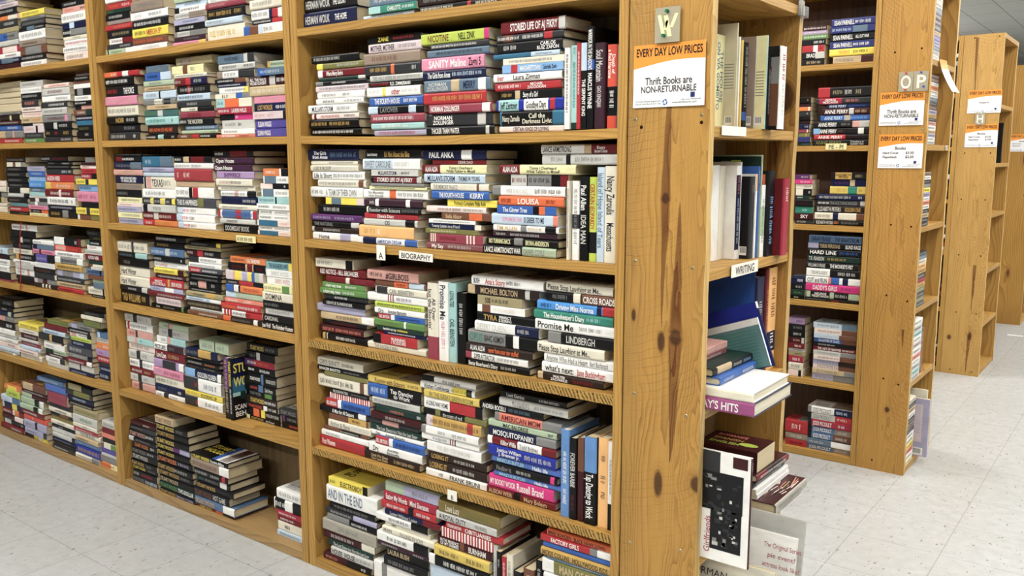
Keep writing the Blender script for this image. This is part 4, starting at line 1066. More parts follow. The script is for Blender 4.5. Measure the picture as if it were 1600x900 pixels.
-3716 -3506 1612 1635 gr |wh@.1-.6 ~
@ L 1 2 0 0.03
-3464 -3220 1867 1887 wp |or@.2-.9 ~
-3485 -3217 1832 1867 lg |dr@.2-.75 ~
-3494 -3220 1802 1832 wh |gy@.5-.9 ~
-3504 -3251 1775 1802 dg |wh@.3-.9 ~
-3502 -3253 1741 1775 lg |gy@.1-.85 ~
-3500 -3221 1707 1741 gy+pk.78-.88 |dr@.18-.75 ~
-3497 -3230 1673 1707 nk+lg.35-.48 |lg@.55-.85 ~
-3496 -3235 1638 1673 nk |gd@.05-.2 ~|rd@.38-.5 ~|gd@.7-.9 ~
-3502 -3234 1612 1638 dg |lg@.6-.95 ~
@ L 1 3 0 0.04
-3163 -3041 1919 1927 mr
-3170 -3042 1909 1919 ta
-3183 -3043 1890 1909 nk |lg@.1-.9 ~
-3201 -3043 1875 1890 br
-3200 -3042 1854 1875 wh
-3188 -3039 1823 1854 nk+gy.15-.5
-3199 -3041 1798 1823 wh |gy@.1-.8 ~
-3206 -3042 1778 1798 bk |wh@.1-.7 ~
-3203 -3039 1759 1778 nk+rs.35-1
-3215 -3041 1731 1759 br+dn.65-1 |wh@.2-.6 ~
-3207 -3042 1708 1731 nv |wh@.05-.9 ~
-3195 -3043 1686 1708 tq
-3189 -3040 1658 1686 nk |ol@.1-.7 ~
-3191 -3038 1630 1658 bk |mr@.1-.3 ~|lg@.5-.7 ~
-3192 -3042 1612 1630 nk |lg@.05-.9 ~
@ L 2 0 0 0.06
-4256 -4020 1386 1416 wp
-4256 -4026 1358 1386 cr
-4256 -4039 1330 1358 nk+gy.7-1
-4256 -4053 1300 1330 dn+tn.8-1
-4256 -4030 1281 1300 cr
-4256 -4034 1246 1281 cr
@ L 2 1 0 0.04
-3961 -3745 1516 1541 nk |ta@.05-.9 ~
-3958 -3761 1492 1516 cr+br.35-.5+gy.8-1
-3974 -3747 1467 1492 nk |gy@.1-.7 ~
-3983 -3759 1438 1467 nk |gy@.1-.7 ~
-3973 -3741 1410 1438 nk |gy@.1-.7 ~
-3974 -3739 1385 1410 nk |gy@.1-.7 ~
-3971 -3732 1356 1385 cr+nk.05-.6
-3972 -3733 1335 1356 lg+nk.75-1
-3972 -3747 1307 1335 nk |ta@.1-.6 ~
-3942 -3744 1288 1307 tq2
-3961 -3745 1263 1288 rd |wh@.05-.6 ~
-3970 -3742 1246 1263 nk |gy@.5-.9 ~
@ L 2 2 0 0.04
-3723 -3542 1472 1496 lv |gy@.2-.9 ~
-3717 -3541 1446 1472 bl |pb@.2-.8 ~
-3721 -3547 1421 1446 sk |pb@.1-.8 ~
-3718 -3552 1391 1421 az |pb@.1-.8 ~
-3716 -3552 1367 1391 sl |pb@.1-.6 ~
-3728 -3550 1348 1367 aq
-3727 -3535 1337 1348 lg |rs@.2-.8 ~
-3729 -3534 1318 1337 dg+wp.3-.5
-3740 -3539 1300 1318 gy+wh.3-.45
-3743 -3541 1280 1300 pk |bu@.1-.8 ~
-3732 -3549 1261 1280 nk+or.6-1 |lg@.1-.5 ~
-3735 -3546 1246 1261 py |gd@.1-.5 ~|gy@.6-.9 ~
@ L 2 3 0 0.04
-3562 -3298 1520 1547 nk |lg@.02-.35 ~|dr@.4-.9 ~
-3513 -3269 1502 1520 nk |gy@.05-.3 ~|lg@.6-.9 ~
-3527 -3272 1487 1502 nk |gy@.1-.9 ~
-3533 -3271 1457 1487 dg |pb@.6-.8 ~|wh@.85-.95 ~
-3540 -3266 1420 1457 rd |wh@.03-.5 ALISON WEIR
-3551 -3271 1384 1420 ye+or2.2-1 |cr@.4-.9 ~
-3549 -3270 1349 1384 dr+wp.5-.58 |wp@.2-.9 ~
-3533 -3256 1308 1349 wh |dg@.1-.45 ~|dg@.45-.78 ~|dg@.87-.93 ~
-3538 -3271 1286 1308 nv |lg@.1-.9 ~
-3540 -3256 1246 1286 nk+gy.5-.7 |gd@.1-.4 ~
@ L 2 4 0 0.04
-3134 -3060 1516 1541 gy
-3173 -3035 1503 1516 mr
-3191 -3034 1487 1503 wp |rd@.05-.5 ~
-3180 -3036 1465 1487 rd |dr@.2-.8 ~
-3193 -3036 1439 1465 ch+nk.6-1 |wh@.05-.5 ~
-3229 -3037 1413 1439 yl+dg.45-.6 |ol@.05-.4 ~
-3220 -3034 1381 1413 sk |nv@.05-.6 ~
-3241 -3036 1331 1381 pk |bu@.05-.5 ~|bu@.6-.9 ~
-3203 -3039 1304 1331 nk
-3255 -3037 1273 1304 yl+dg.45-.6 |ol@.05-.4 ~|ol@.65-.95 ~
-3254 -3041 1246 1273 wh+br.1-.6+ol.6-1
@ L 3 0 0 0.03
-4256 -4000 1027 1060 pb |nk@.7-.8 ~
-4256 -3989 999 1027 nk |dr@.3-.8 ~
-4256 -3991 966 999 wh |nk@.5-.9 ~
-4256 -4001 929 966 wh |gy@.3-.9 ~
-4256 -3999 888 929 nk
-4256 -3986 880 888 bu
@ L 3 1 0 0.03
-3931 -3650 1165 1197 wh+rs.55-.62 |dg@.05-.5 ~
-3945 -3670 1132 1165 bk |dg@.2-.8 ~
-3971 -3715 1099 1132 bk+cr.45-.55 |gy@.6-.9 ~
-3942 -3723 1069 1099 nk |gy@.3-.9 ~
-3947 -3735 1041 1069 cr |gy@.1-.8 ~
-3924 -3708 1008 1041 nk+gd0-.15 |lg@.25-.8 ~
-3955 -3704 989 1008 wh |gy@.1-.8 ~
-3925 -3720 965 989 lg
-3938 -3722 926 965 wh+rs.6-.72 |gy@.1-.5 ~
-3924 -3726 907 926 nk
-3924 -3729 880 907 bk
@ L 3 2 0 0.03
-3709 -3485 1103 1126 wh |sl@.05-.4 ~
-3714 -3494 1079 1103 nv+sl.2-1
-3722 -3483 1053 1079 pk+nk.3-.38 |bu@.05-.9 ~
-3704 -3488 1012 1053 nk+pu2.1-.65 |lv@.15-.6 ~
-3703 -3493 985 1012 wh |lg ~
-3716 -3490 958 985 nk |br@.1-.8 ~
-3712 -3502 929 958 dg
-3721 -3495 902 929 gy+lp.0-.15+mr.4-.6
-3726 -3488 880 902 db+cr.35-.42+cr.5-.57+cr.65-.72
@ L 3 3 0 0.03
-3484 -3222 1113 1153 nk+wh.02-.4+dr.9-1 |wh@.8-.88 ~
-3484 -3222 1084 1113 rd+sa.05-.45 |wh@.08-.42 ~|or@.5-.9 ~
-3479 -3203 1055 1084 wh |nk@.1-.65 ~|gy@.7-.9 ~
-3482 -3209 1022 1055 wh+gy.2-.8 |nk@.25-.78 ~
-3487 -3217 990 1022 gd |db@.1-.9 ~
-3482 -3218 956 990 lv+gy.2-.6+pb.85-1
-3498 -3216 931 956 dg+wh0-.04 |lg@.1-.9 ~
-3491 -3213 903 931 tn |db@.1-.9 ~
-3481 -3231 880 903 rd |mr@.05-.6 ~
@ L 3 4 0 0.03
-3145 -3020 1176 1199 nk |gy@.1-.8 ~
-3142 -3020 1150 1176 bk |ol@.3-.8 ~
-3145 -3020 1130 1150 nk+tl0-.1 |wh@.2-.8 ~
-3164 -3020 1106 1130 wh |rs@.1-.6 ~
-3187 -3020 1085 1106 lg |gy@.05-.9 ~
-3184 -3021 1058 1085 dr |wh@.15-.75 ALISON WEIR
-3157 -3022 1040 1058 dn
-3160 -3024 1028 1040 br+cr.3-1
-3131 -3026 1014 1028 lg
-3187 -3024 988 1014 sl2+nk.75-.85 |nv@.1-.8 ~
-3164 -3025 968 988 br
-3136 -3021 953 968 sg
-3122 -3020 927 953 sl
-3183 -3020 894 927 cr+nk.8-.9 |gy@.1-.7 ~
-3150 -3021 880 894 bk |lg@.1-.8 ~
@ L 4 0 0 0.03
-4256 -4003 735 776 bk |gy@.5-.9 ~
-4256 -4002 711 735 nk |lg@.5-.7 ~
-4256 -3998 684 711 nv+sg.75-.9
-4256 -4003 654 684 gy+rs.3-.6
-4256 -4000 611 654 nk |wh@.6-.9 ~
-4256 -3999 581 611 wh
-4256 -3996 559 581 lg |gy@.5-.8 ~
-4256 -3987 537 559 wh |gy@.5-.8 ~
-4256 -3974 506 537 wp |br@.5-.8 ~
-4256 -3974 485 506 pb
-4256 -3987 473 485 gg+wh.8-.9
@ L 4 1 0 0.03
-3961 -3731 638 669 yl |ol@.1-.5 ~|nk@.6-.9 ~
-3957 -3741 614 638 cr |gy@.2-.8 ~
-3935 -3745 586 614 mr |lg@.2-.9 ~
-3958 -3733 571 586 lg
-3947 -3727 547 571 bu |lg@.1-.8 ~
-3952 -3723 525 547 pb |nk@.8-.9 ~
-3973 -3752 504 525 wp |dr@.1-.8 ~
-3959 -3722 473 504 cr |gy@.1-.9 ~
@ L 4 2 0 0.03
-3619 -3406 699 724 ol |gr ~
-3660 -3425 667 699 dr |bu@.1-.5 ~
-3678 -3445 642 667 pb |sl@.1-.7 ~
-3724 -3465 605 642 nk+dg.0-.4+gd.45-.55
-3676 -3447 595 605 cr+dr.8-.9 |gy@.1-.6 ~
-3673 -3456 567 595 wh |gy@.1-.5 ~
-3661 -3445 546 567 sg+dn.02-.4 |dn ~
-3665 -3448 525 546 mr |wh@.2-.8 ~
-3668 -3467 497 525 wh+dg.75-1 |gy@.2-.6 ~
-3657 -3440 473 497 lg
@ L 4 3 0 0.03
-3254 -3058 783 805 nk |gy@.1-.8 ~
-3265 -3068 764 783 cr
-3257 -3098 727 764 ol |gr ~
-3397 -3175 705 727 gy+lv.1-.35 |nk@.5-.9 ~
-3401 -3185 685 705 nk |wh@.1-.9 ~
-3392 -3184 664 685 wh+rs.05-.3+nk.8-1 |gy@.4-.8 ~
-3396 -3184 646 664 lm+tq0-.1 |ol ~
-3379 -3183 618 646 nv |pb@.1-.6 ~
-3433 -3190 574 618 dg2 |lg@.1-.6 ~
-3429 -3196 549 574 gy+nk.8-1 |lg@.2-.7 ~
-3440 -3192 526 549 dr+wh.8-1 |wh@.1-.7 ~
-3436 -3188 492 526 lg+nk.45-.5
-3426 -3182 473 492 nv |pb@.1-.7 ~
@ L 4 4 0 0.05
-3169 -3059 680 709 sl2+pb.1-.3
-3177 -3060 655 680 lg |gy@.1-.9 ~
-3177 -3060 623 655 or2 |wh@.5-.9 ~
-3182 -3057 592 623 lv2 |rd@.2-.5 ~
-3181 -3057 559 592 rd |wh@.1-.9 ~
-3171 -3058 539 559 dg
-3167 -3057 513 539 nv |pb@.1-.9 ~
-3163 -3061 473 513 nv |pb@.1-.9 ~
@ L 5 0 0 0.02
-4168 -3968 274 296 or2+yl.2-.75
-4144 -3982 232 274 lm |ol@.2-.8 ~
-4220 -3991 195 232 pb+sl2.6-1
-4222 -3985 157 195 nv+yl.5-.75+pb0-.1
-4223 -3977 125 157 dr+cr.5-.6+or2.6-.8 |wh@.05-.4 ~
-4224 -3972 96 125 mr+wp.6-1
-4224 -3960 66 96 nk+lg.05-.35 |lg@.8-.9 ~
-4241 -3967 35 66 dr |wh@.45-.9 ~
@ L 5 1 0 0.02
-3959 -3683 307 347 br+tn.1-.5
-3967 -3669 285 307 mr |lg@.1-.8 ~
-3965 -3693 260 285 mr+sg0-.4
-3981 -3728 222 260 sg+nk.6-.8+wh.85-1
-3984 -3729 193 222 sg+nk.6-.8+wh.85-1
-3976 -3719 165 193 dr |wh@.1-.7 ~
-3959 -3693 136 165 ro2 |wh@.35-.4 ~
-3957 -3698 94 136 lv+nk.5-.6 |gy@.1-.4 ~
-3949 -3704 59 94 lv+dg.85-1 |sl@.1-.5 ~
-3966 -3710 35 59 yl+nk.0-.4+wh.6-.75 |nk@.35-.8 ~
@ L 5 2 0 0.02
-3754 -3478 381 406 sl2 |pb@.1-.8 ~
-3677 -3463 341 381 bm
-3654 -3454 281 341 bu+nv.0-.02
-3644 -3403 262 281 dg |nk ~
-3652 -3415 235 262 cr |nk@.3-.8 ~
-3636 -3402 219 235 nk+br.4-.8
-3644 -3403 193 219 ol |gd ~
-3648 -3406 169 193 cr |gy@.3-.6 ~
-3642 -3410 149 169 nk |lg@.3-.5 ~
-3645 -3404 124 149 lg |wh ~
-3644 -3406 99 124 lg+nk.85-1
-3643 -3399 78 99 nv |gy@.1-.8 ~
-3642 -3412 59 78 nk |br@.2-.8 ~
-3645 -3408 35 59 dg |cr@.1-.7 ~
@ L 5 3 0 0.02
-3462 -3201 384 417 nk+kh.1-.6
-3462 -3197 356 384 dg+ol.3-.9
-3453 -3201 326 356 nv |pb@.2-.7 ~
-3447 -3205 307 326 db |lg ~
-3394 -3155 267 307 kh |ol ~
-3400 -3161 224 267 lg |gr@.3-.8 ~
-3401 -3167 200 224 cr |gy@.4-.6 ~
-3401 -3170 181 200 ch |wp@.1-.8 ~
-3399 -3155 155 181 cr |dg@.2-.8 !THE OTHER BOLEYN
-3398 -3171 128 155 tn |dg@.1-.6 ~
-3400 -3163 108 128 sl2 |lg@.1-.3 ~
-3398 -3163 61 108 ro |gd ~
-3407 -3174 35 61 cr+gy.7-1 |gy ~
@ L 5 4 0 0.03
-3148 -3024 237 273 lg |gy@.1-.9 ~
-3140 -3025 214 237 dr
-3152 -3024 189 214 sa
-3147 -3023 164 189 nk
-3132 -3025 136 164 cr+gr.6-1
-3162 -3021 109 136 pu2
-3160 -3024 95 109 lg
-3162 -3022 62 95 gy
-3173 -3022 35 62 or2+py.6-1 |rd@.1-.8 ~
@ O 0 0 0 0.03
-610 -487 2155 2176 mr |wh ~
-609 -486 2136 2155 lv2 |wh ~
-608 -485 2113 2136 gr |wh ~
-607 -490 2084 2113 bk |wh@.5-.9 ~
-605 -496 2052 2084 rd+wh.5-.7 |nk@.8-.9 ~
-604 -494 2019 2052 nk+lg.6-1 |wh@.2-.6 !BRAD
-602 -492 1986 2019 nk |tn@.2-.8 ~
@ O 0 1 0 0.03
-467 -260 2162 2199 nv2 |wh@.06-.52 SEAN PARNELL|wh@.54-.9 ~
-469 -259 2131 2162 nv2+sl.5-.82 |pb@.04-.45 ~
-470 -258 2092 2131 nk |wh@.06-.5 SEAN PARNELL|wh@.56-.85 !ALL OUT WAR
-469 -259 2058 2092 nv2 |wh@.08-.5 SEAN PARNELL|wh@.52-.88 ~
-470 -258 2023 2058 yl |or2@.2-.45 !THE EXPATS|nk@.53-.85 ~
-452 -264 1986 2023 tn+mr.7-1 |gy@.05-.5 ~
@ O 1 0 0 0.03
-613 -547 1806 1834 bk |gd@.7-.8 ~
-612 -548 1787 1806 pl
-611 -547 1767 1787 or2+wh.8-.9
-610 -549 1743 1767 dg |wh@.7-.8 ~
-609 -548 1721 1743 bk |mr@.5-.9 ~
-608 -549 1702 1721 nk |dr@.3-.9 ~
-607 -550 1678 1702 nv |pb@.6-.9 ~
-606 -552 1661 1678 bu+wh.8-.9
-605 -554 1639 1661 ol+gd.7-.8
-604 -544 1613 1639 nv2 |pu@.5-.9 ~
-603 -542 1595 1613 dn |sl@.3-.9 ~
@ O 1 1 0 0.03
-516 -259 1826 1878 nk+rd.0-.22 |kh@.28-.45 ~|lg@.5-.62 ~|kh@.7-.8 ~
-523 -262 1795 1826 dg+ch.06-.48 |wh@.07-.47 GEORGE PELECANOS|sa@.55-.78 ~
-468 -264 1775 1795 nv |pb@.05-.45 ANNE PERRY|bl@.5-.9 ~
-489 -265 1743 1775 mr+lg.57-.67 |wh@.05-.55 ANNE PERRY|tn@.7-.96 ~
-498 -261 1714 1743 bl+tn.48-.6 |pb@.08-.45 ANNE PERRY|sk ~
-528 -264 1681 1714 nk+lg.82-1+rs.7-.82 |wh@.08-.42 ANNE PERRY|gy@.5-.66 ~
-531 -262 1649 1681 nk+sk0-.12+wh.8-.9 |wh@.12-.42 ANNE PERRY|br@.45-.55 ~
-527 -264 1624 1649 nk+rd0-.58 |wh@.05-.56 ANNE PERRY|mr@.6-.85 ~
-526 -264 1595 1624 nk |ol@.04-.52 ANNE PERRY|lg@.68-.92 !Treachery at Lancaster Gate
@ O 2 0 0 0.03
-608 -536 1427 1452 pu |lp@.4-.9 ~
-607 -522 1405 1427 hp |wp@.3-.9 ~
-606 -521 1380 1405 cr |gy@.5-.9 ~
-604 -523 1346 1380 nk+cr0-.45 |wh@.8-.9 ~
-603 -534 1328 1346 dn |wh@.1-.5 ~
-602 -514 1290 1328 nk |mr@.2-.7 ~
-604 -514 1257 1290 tl |aq@.4-.7 ~
-602 -507 1227 1257 mr |wh@.3-.7 !SKY
-601 -507 1203 1227 dg |lg@.1-.6 ~
@ O 2 1 0 0.03
-431 -264 1431 1464 nk+gd.13-.6 |nk@.15-.58 ELIZABETH PETERS|kh@.7-.9 ~
-429 -263 1397 1431 nv+tn.54-.68 |pu@.1-.5 ~
-434 -261 1357 1397 ye+tl.5-.75 |gd@.2-.45 ~|ol@.8-.9 ~
-497 -264 1327 1357 nv |lg@.06-.72 ~|wh@.87-.94 ~
-496 -262 1300 1327 dg+lg.9-1 |wh@.03-.26 ~|gy@.28-.84 !THE NOCTURNE MURDER
-500 -263 1265 1300 db |lg@.03-.52 ELIZABETH PETERS|gd@.6-.92 !GOLDEN ONE
-503 -262 1229 1265 cr+br.84-1+nv.37-.48 |ta@.05-.33 ~
-502 -262 1203 1229 bk |lg@.03-.38 ELIZABETH PETERS|or2@.4-.5 ~|gy@.55-.88 ~
@ O 3 0 0 0.03
-524 -267 1113 1151 sl2 |nk@.05-.42 SARAH PEARSE|nk@.5-.95 !THE SANATORIUM
-529 -265 1081 1113 nk+lv.0-.2 |tn@.22-.6 TERRI PERSONS|wh@.7-.98 !BLIND RAGE
-527 -265 1049 1081 nk |wh@.03-.55 !HARD LINE|bl@.6-.95 ~
-529 -274 1015 1049 dn |lg@.03-.33 T.R. PEARSON|gd@.4-.75 ~
-531 -276 982 1015 nk |lg@.03-.37 WILLIAM D PEASE|wh@.46-.9 !THE MONKEY'S FIST
-529 -267 941 982 wh+nk.45-1 |gy@.1-.4 !TECHNOLOGISTS|lg@.6-.92 ~
-531 -261 905 941 wh+sa.42-.47+bl.47-.62+nv.68-.78 |nv@.03-.4 !CUT and RUN
-529 -259 866 905 hp |wh@.13-.58 !DADDY'S GIRLS|pu@.65-.85 ~
-526 -264 830 866 sg+nk.08-.45+nk.53-.8 |wh@.1-.44 GEORGE PELECANOS|lg@.55-.78 ~
-532 -270 816 830 nk |gy@.03-.4 ~|rd@.45-.7 !Top Ten
@ O 3 1 0 0.03
-613 -532 895 932 nv |wh@.5-.9 ~
-612 -533 865 895 nk |lg@.4-.8 ~
-610 -531 835 865 dn |gr@.3-.8 ~
-609 -533 816 835 bk |wh@.3-.6 ~
@ O 4 0 0 0.03
-611 -527 682 717 lv2 |pu@.5-.9 ~
-610 -522 649 682 nk |gy@.3-.8 ~
-608 -521 615 649 bk |lg@.3-.8 ~
-607 -521 584 615 mr+lg.8-.95 |rs@.3-.7 ~
-605 -519 556 584 dr |wh@.4-.8 ~
-604 -520 540 556 lg |nk@.3-.8 ~
-603 -522 516 540 kh |nk@.4-.8 ~
-602 -526 481 516 ch |wh@.3-.8 ~
-600 -524 443 481 cr |gy@.2-.8 ~
-599 -523 409 443 wp+nk.7-.9
@ O 4 1 0 0.03
-481 -266 678 707 pb+sl.66-1 |gy@.1-.6 ~
-475 -265 650 678 wp+br.65-1 |gy@.1-.6 ~
-474 -265 627 650 pb+br.6-1 |lg@.1-.55 ~
-473 -263 605 627 bl+br.65-1 |wh@.1-.6 !DAUGHTER OF GRACE
-472 -262 585 605 nk |lg@.1-.5 ~
-475 -263 563 585 dr |wh@.1-.65 !THE LADY OF HANOVER|wh ~
-474 -264 540 563 lg+gy.65-1 |gy@.1-.6 ~
-472 -263 515 540 wp+br.63-1 |gy@.1-.6 ~
-474 -263 491 515 lv+db.6-1 |gy@.1-.6 ~
-474 -262 467 491 wp+br.6-1 |gy@.1-.6 !A PLACE IN THE SUN
-474 -262 443 467 tn+gy.75-1 |gy@.1-.6 !SEA TO SHINING SEA
-475 -263 409 443 lv+gy.5-1 |gy ~
@ O 5 0 0 0.03
-602 -483 104 172 rd |wp@.3-.7 ~
-599 -483 67 104 ta |lg@.2-.8 ~
-598 -483 35 67 rd |mr@.2-.8 ~
@ O 5 1 0 0.03
-486 -264 231 267 wh+nv.6-1+gy.0-.08 |gy@.12-.53 JODI PICOULT|pb@.65-.9 ~
-485 -266 197 231 lg+rd.63-1+nk.0-.08 |gy@.12-.55 JODI PICOULT|wp@.68-.9 ~
-482 -264 161 197 ch+nk.0-.08 |wh@.12-.55 JODI PICOULT|wh@.7-.85 ~
-482 -264 129 161 sl2+ta.62-1+nk.0-.08 |wh@.12-.55 JODI PICOULT|lg@.7-.9 ~
-481 -264 93 129 sl2+br.58-1+nk.0-.08 |wh@.12-.52 JODI PICOULT|lg@.65-.9 ~
-482 -261 63 93 sl+wh.55-1 |lg@.05-.4 ~
-480 -264 35 63 sl2+ta.6-1 |wh@.04-.55 JODI PICOULT|lg@.65-.9 ~
"""
# ---------------------------------------------------------------- books
PAL['mg'] = ('98467c', 'purple')
def parse_bg(s):
    p = s.split('+'); base = p[0]; bands = []
    for q in p[1:]:
        c, r = re.match(r'([a-z]+[23]?)(.*)', q).groups(); a, b = r.split('-'); bands.append((c, float(a or 0), float(b)))
    return base, bands
def book_meshes(L, D, T, bgs, tx, hard, vert, seed, cov=None, art=None):
    """cover and page block of one book lying on its back board: spine along x facing -y.  Upright books are turned by their Empty, their foot at x = 0"""
    rnd = random.Random(seed); base, bands = parse_bg(bgs); x0 = -L if vert else 0.0
    c = MB(); inv = base == 'pg'; bm_ = PAGES if inv else cmat(base); bt = .0022 if hard else .0007; cv = cmat(cov or base) if not inv else PAGES
    over = .0035 if hard else .0; r = min(.0045, T*.22) if hard else min(.0012, T*.1)
    prof = [(D, T), (r*1.1, T), (r*.35, T-r*.4), (0, T-r*1.3), (0, r*1.3), (r*.35, r*.4), (r*1.1, 0), (D, 0)]
    cuts = sorted({0.0, 1.0, *[min(max(v, 0), 1) for _, a, b in bands for v in (a, b)]})
    for a, b in zip(cuts, cuts[1:]):
        mid = (a+b)/2; mt = bm_
        for code, u, v in bands:
            if u <= mid <= v: mt = cmat(code)
        xa, xb = x0+L*a, x0+L*b
        for k in range(len(prof)-1):
            p, q = prof[k], prof[k+1]; mm = mt if 1 <= k <= 5 else cv
            c.face([(xa, *p), (xa, *q), (xb, *q), (xb, *p)], mm)
    inn = [(D, T-bt), (bt+r, T-bt), (bt, T-bt-r), (bt, bt+r), (bt+r, bt), (D, bt)]
    for k in range(len(inn)-1):
        p, q = inn[k], inn[k+1]; c.face([(x0, *q), (x0, *p), (x0+L, *p), (x0+L, *q)], cv)
    for xe, fl in ((x0, 0), (x0+L, 1)):
        for quad in ([prof[0], prof[1], inn[1], inn[0]], [prof[1], prof[2], prof[3], inn[2], inn[1]], [prof[3], prof[4], inn[3], inn[2]], [prof[4], prof[5], prof[6], inn[4], inn[3]], [prof[6], prof[7], inn[5], inn[4]]):
            pts = [(xe, *p) for p in quad]; c.face(pts if fl else pts[::-1], cv)
    c.face([(x0, D, T), (x0+L, D, T), (x0+L, D, T-bt), (x0, D, T-bt)], cv); c.face([(x0, D, bt), (x0+L, D, bt), (x0+L, D, 0), (x0, D, 0)], cv)
    if tx and not inv:
        segs = [t for t in tx.split('|') if t]; auto = []
        items = []
        for t in segs:
            hd, _, body = t.partition(' '); col, _, rg = hd.partition('@')
            if rg:
                a, b = rg.split('-'); items.append([col, float(a), float(b), body])
            else: items.append([col, None, None, body])
        last = .05
        for n_, it in enumerate(items):
            if it[1] is None:
                nxt = next((q[1] for q in items[n_+1:] if q[1] is not None), .95); left = sum(1 for q in items[n_:] if q[1] is None)
                it[1] = last+.03; it[2] = max(it[1]+.08, min(.95, it[1]+(nxt-last-.03)/max(left, 1)))
            last = it[2]
        for col, a, b, body in items:
            body = body.lstrip('!'); ww = L*(b-a)
            hh = T*(.6 if body != '~' else .42)
            if body in ('', '~'):
                scribble(c, (x0+L*a, -.0004, T*.29), (1, 0, 0), (0, 0, 1), ww, hh, cmat(col), rnd)
            elif T > .024 and len(body) > 15 and ww/text_w(body, 1) < T*.36 and ' ' in body:
                wd = body.split(' '); k = len(wd)//2 or 1; l1, l2 = ' '.join(wd[:k]), ' '.join(wd[k:])
                put_text(c, l1, (x0+L*a, -.0004, T*.5), (1, 0, 0), (0, 0, 1), ww, T*.32, cmat(col), 1)
                put_text(c, l2, (x0+L*a, -.0004, T*.14), (1, 0, 0), (0, 0, 1), ww, T*.32, cmat(col), 1)
            else: put_text(c, body, (x0+L*a, -.0004, (T-hh)/2), (1, 0, 0), (0, 0, 1), ww, hh, cmat(col), 1, maxstretch=1.6)
    if art: art(c, x0, L, D, T)
    p = MB(); i = .0 if not hard else .0035
    p.box((x0+i, bt+.0015 + (0 if not inv else -.001), bt), (x0+L-i, D-i, T-bt), PAGES)
    return c, p
def top_art(kind, cols):
    """printed front cover of a lying book, seen when nothing lies on it: spine edge towards the aisle"""
    def f(c, x0, L, D, T):
        r = random.Random(kind); z = T+.0004
        def q(a, b, u, v, m_, dz=0): c.face([(x0+a*L, u*D, z+dz), (x0+b*L, u*D, z+dz), (x0+b*L, v*D, z+dz), (x0+a*L, v*D, z+dz)], cmat(m_))
        st = kind % 3
        if st == 0:
            q(.5, .97, .12, .95, cols[0])
            for k in range(9): a = r.uniform(.5, .85); u = r.uniform(.15, .8); q(a, a+r.uniform(.04, .12), u, u+r.uniform(.03, .12), r.choice(cols), .0002)
        elif st == 1:
            q(.08, .92, .55, .93, cols[0])
            for k in range(7): a = r.uniform(.1, .8); u = r.uniform(.57, .85); q(a, a+r.uniform(.04, .1), u, u+r.uniform(.03, .08), r.choice(cols), .0002)
        for k in range(3): scribble(c, (x0+L*.12, D*(.2+.12*k), z+.0003), (1, 0, 0), (0, 1, 0), L*(.32 if st == 0 else .7), D*.09, cmat(cols[1]), r)
    return f
def letters_art(words, col, extra=None):
    def f(c, x0, L, D, T):
        z = T+.0004
        if extra: extra(c, x0, L, D, z)
        for i, wd in enumerate(words): put_text(c, wd, (x0+L*.03, D*.86-(i+1)*D*.27, z+.0003), (1, 0, 0), (0, 1, 0), L*.5, D*.2, cmat(col), 1, maxstretch=1.6)
    return f
def sky_art(c, x0, L, D, z):
    c.face([(x0+L*.55, D*.02, z), (x0+L*.97, D*.02, z), (x0+L*.97, D*.98, z), (x0+L*.45, D*.98, z)], cmat('bl'))
    c.face([(x0+L*.66, D*.02, z+.0001), (x0+L*.97, D*.02, z+.0001), (x0+L*.97, D*.98, z+.0001), (x0+L*.60, D*.98, z+.0001)], cmat('wh'))
    for k in range(5): c.face([(x0+L*(.74+.04*k), D*.05, z+.0002), (x0+L*(.765+.04*k), D*.05, z+.0002), (x0+L*(.745+.04*k), D*.97, z+.0002), (x0+L*(.70+.04*k), D*.97, z+.0002)], cmat('br' if k % 2 else 'mr'))
def beach_art(c, x0, L, D, T):
    z = T+.0004
    def q(a, b, u, v, m_, dz=0): c.face([(x0+a*L, u*D, z+dz), (x0+b*L, u*D, z+dz), (x0+b*L, v*D, z+dz), (x0+a*L, v*D, z+dz)], cmat(m_))
    q(.02, .34, .02, .98, 'nv'); q(.34, .56, .02, .98, 'tq'); q(.56, .62, .02, .98, 'aq'); q(.62, .98, .02, .98, 'nk')
    r = random.Random(6)
    for k in range(9): a = .46+r.uniform(0, .2); u = r.uniform(.05, .8); q(a, a+.12, u, u+.16, 'dn', .0001+k*.00001)
    for i, t in enumerate(('STUART', 'WOODS')): put_text(c, t, (x0+L*(.24+.22*i), D*.06, z+.0003), (0, 1, 0), (-1, 0, 0), D*.88, L*.15, cmat('yl'), 1, maxstretch=1.6)
    put_text(c, 'SCANDALOUS', (x0+L*.84, D*.06, z+.0003), (0, 1, 0), (-1, 0, 0), D*.88, L*.08, cmat('wh'), 1); put_text(c, 'BEHAVIOR', (x0+L*.95, D*.06, z+.0003), (0, 1, 0), (-1, 0, 0), D*.88, L*.08, cmat('wh'), 1)
def sunny_art(c, x0, L, D, T):
    z = T+.0004; scribble(c, (x0+L*.34, D*.06, z), (0, 1, 0), (-1, 0, 0), D*.7, L*.05, cmat('gy'), random.Random(2))
    for i, t in enumerate(('DOWN', 'A SUNNY')): put_text(c, t, (x0+L*(.55+.2*i), D*.06, z), (0, 1, 0), (-1, 0, 0), D*.85, L*.14, cmat('dg'), 0, maxstretch=1.6)
ARTS = {'ELECTROBOY': letters_art(['EL', 'BO'], 'nk'), 'Foreign Affairs': letters_art(['STUART', 'WOODS'], 'yl', sky_art)}
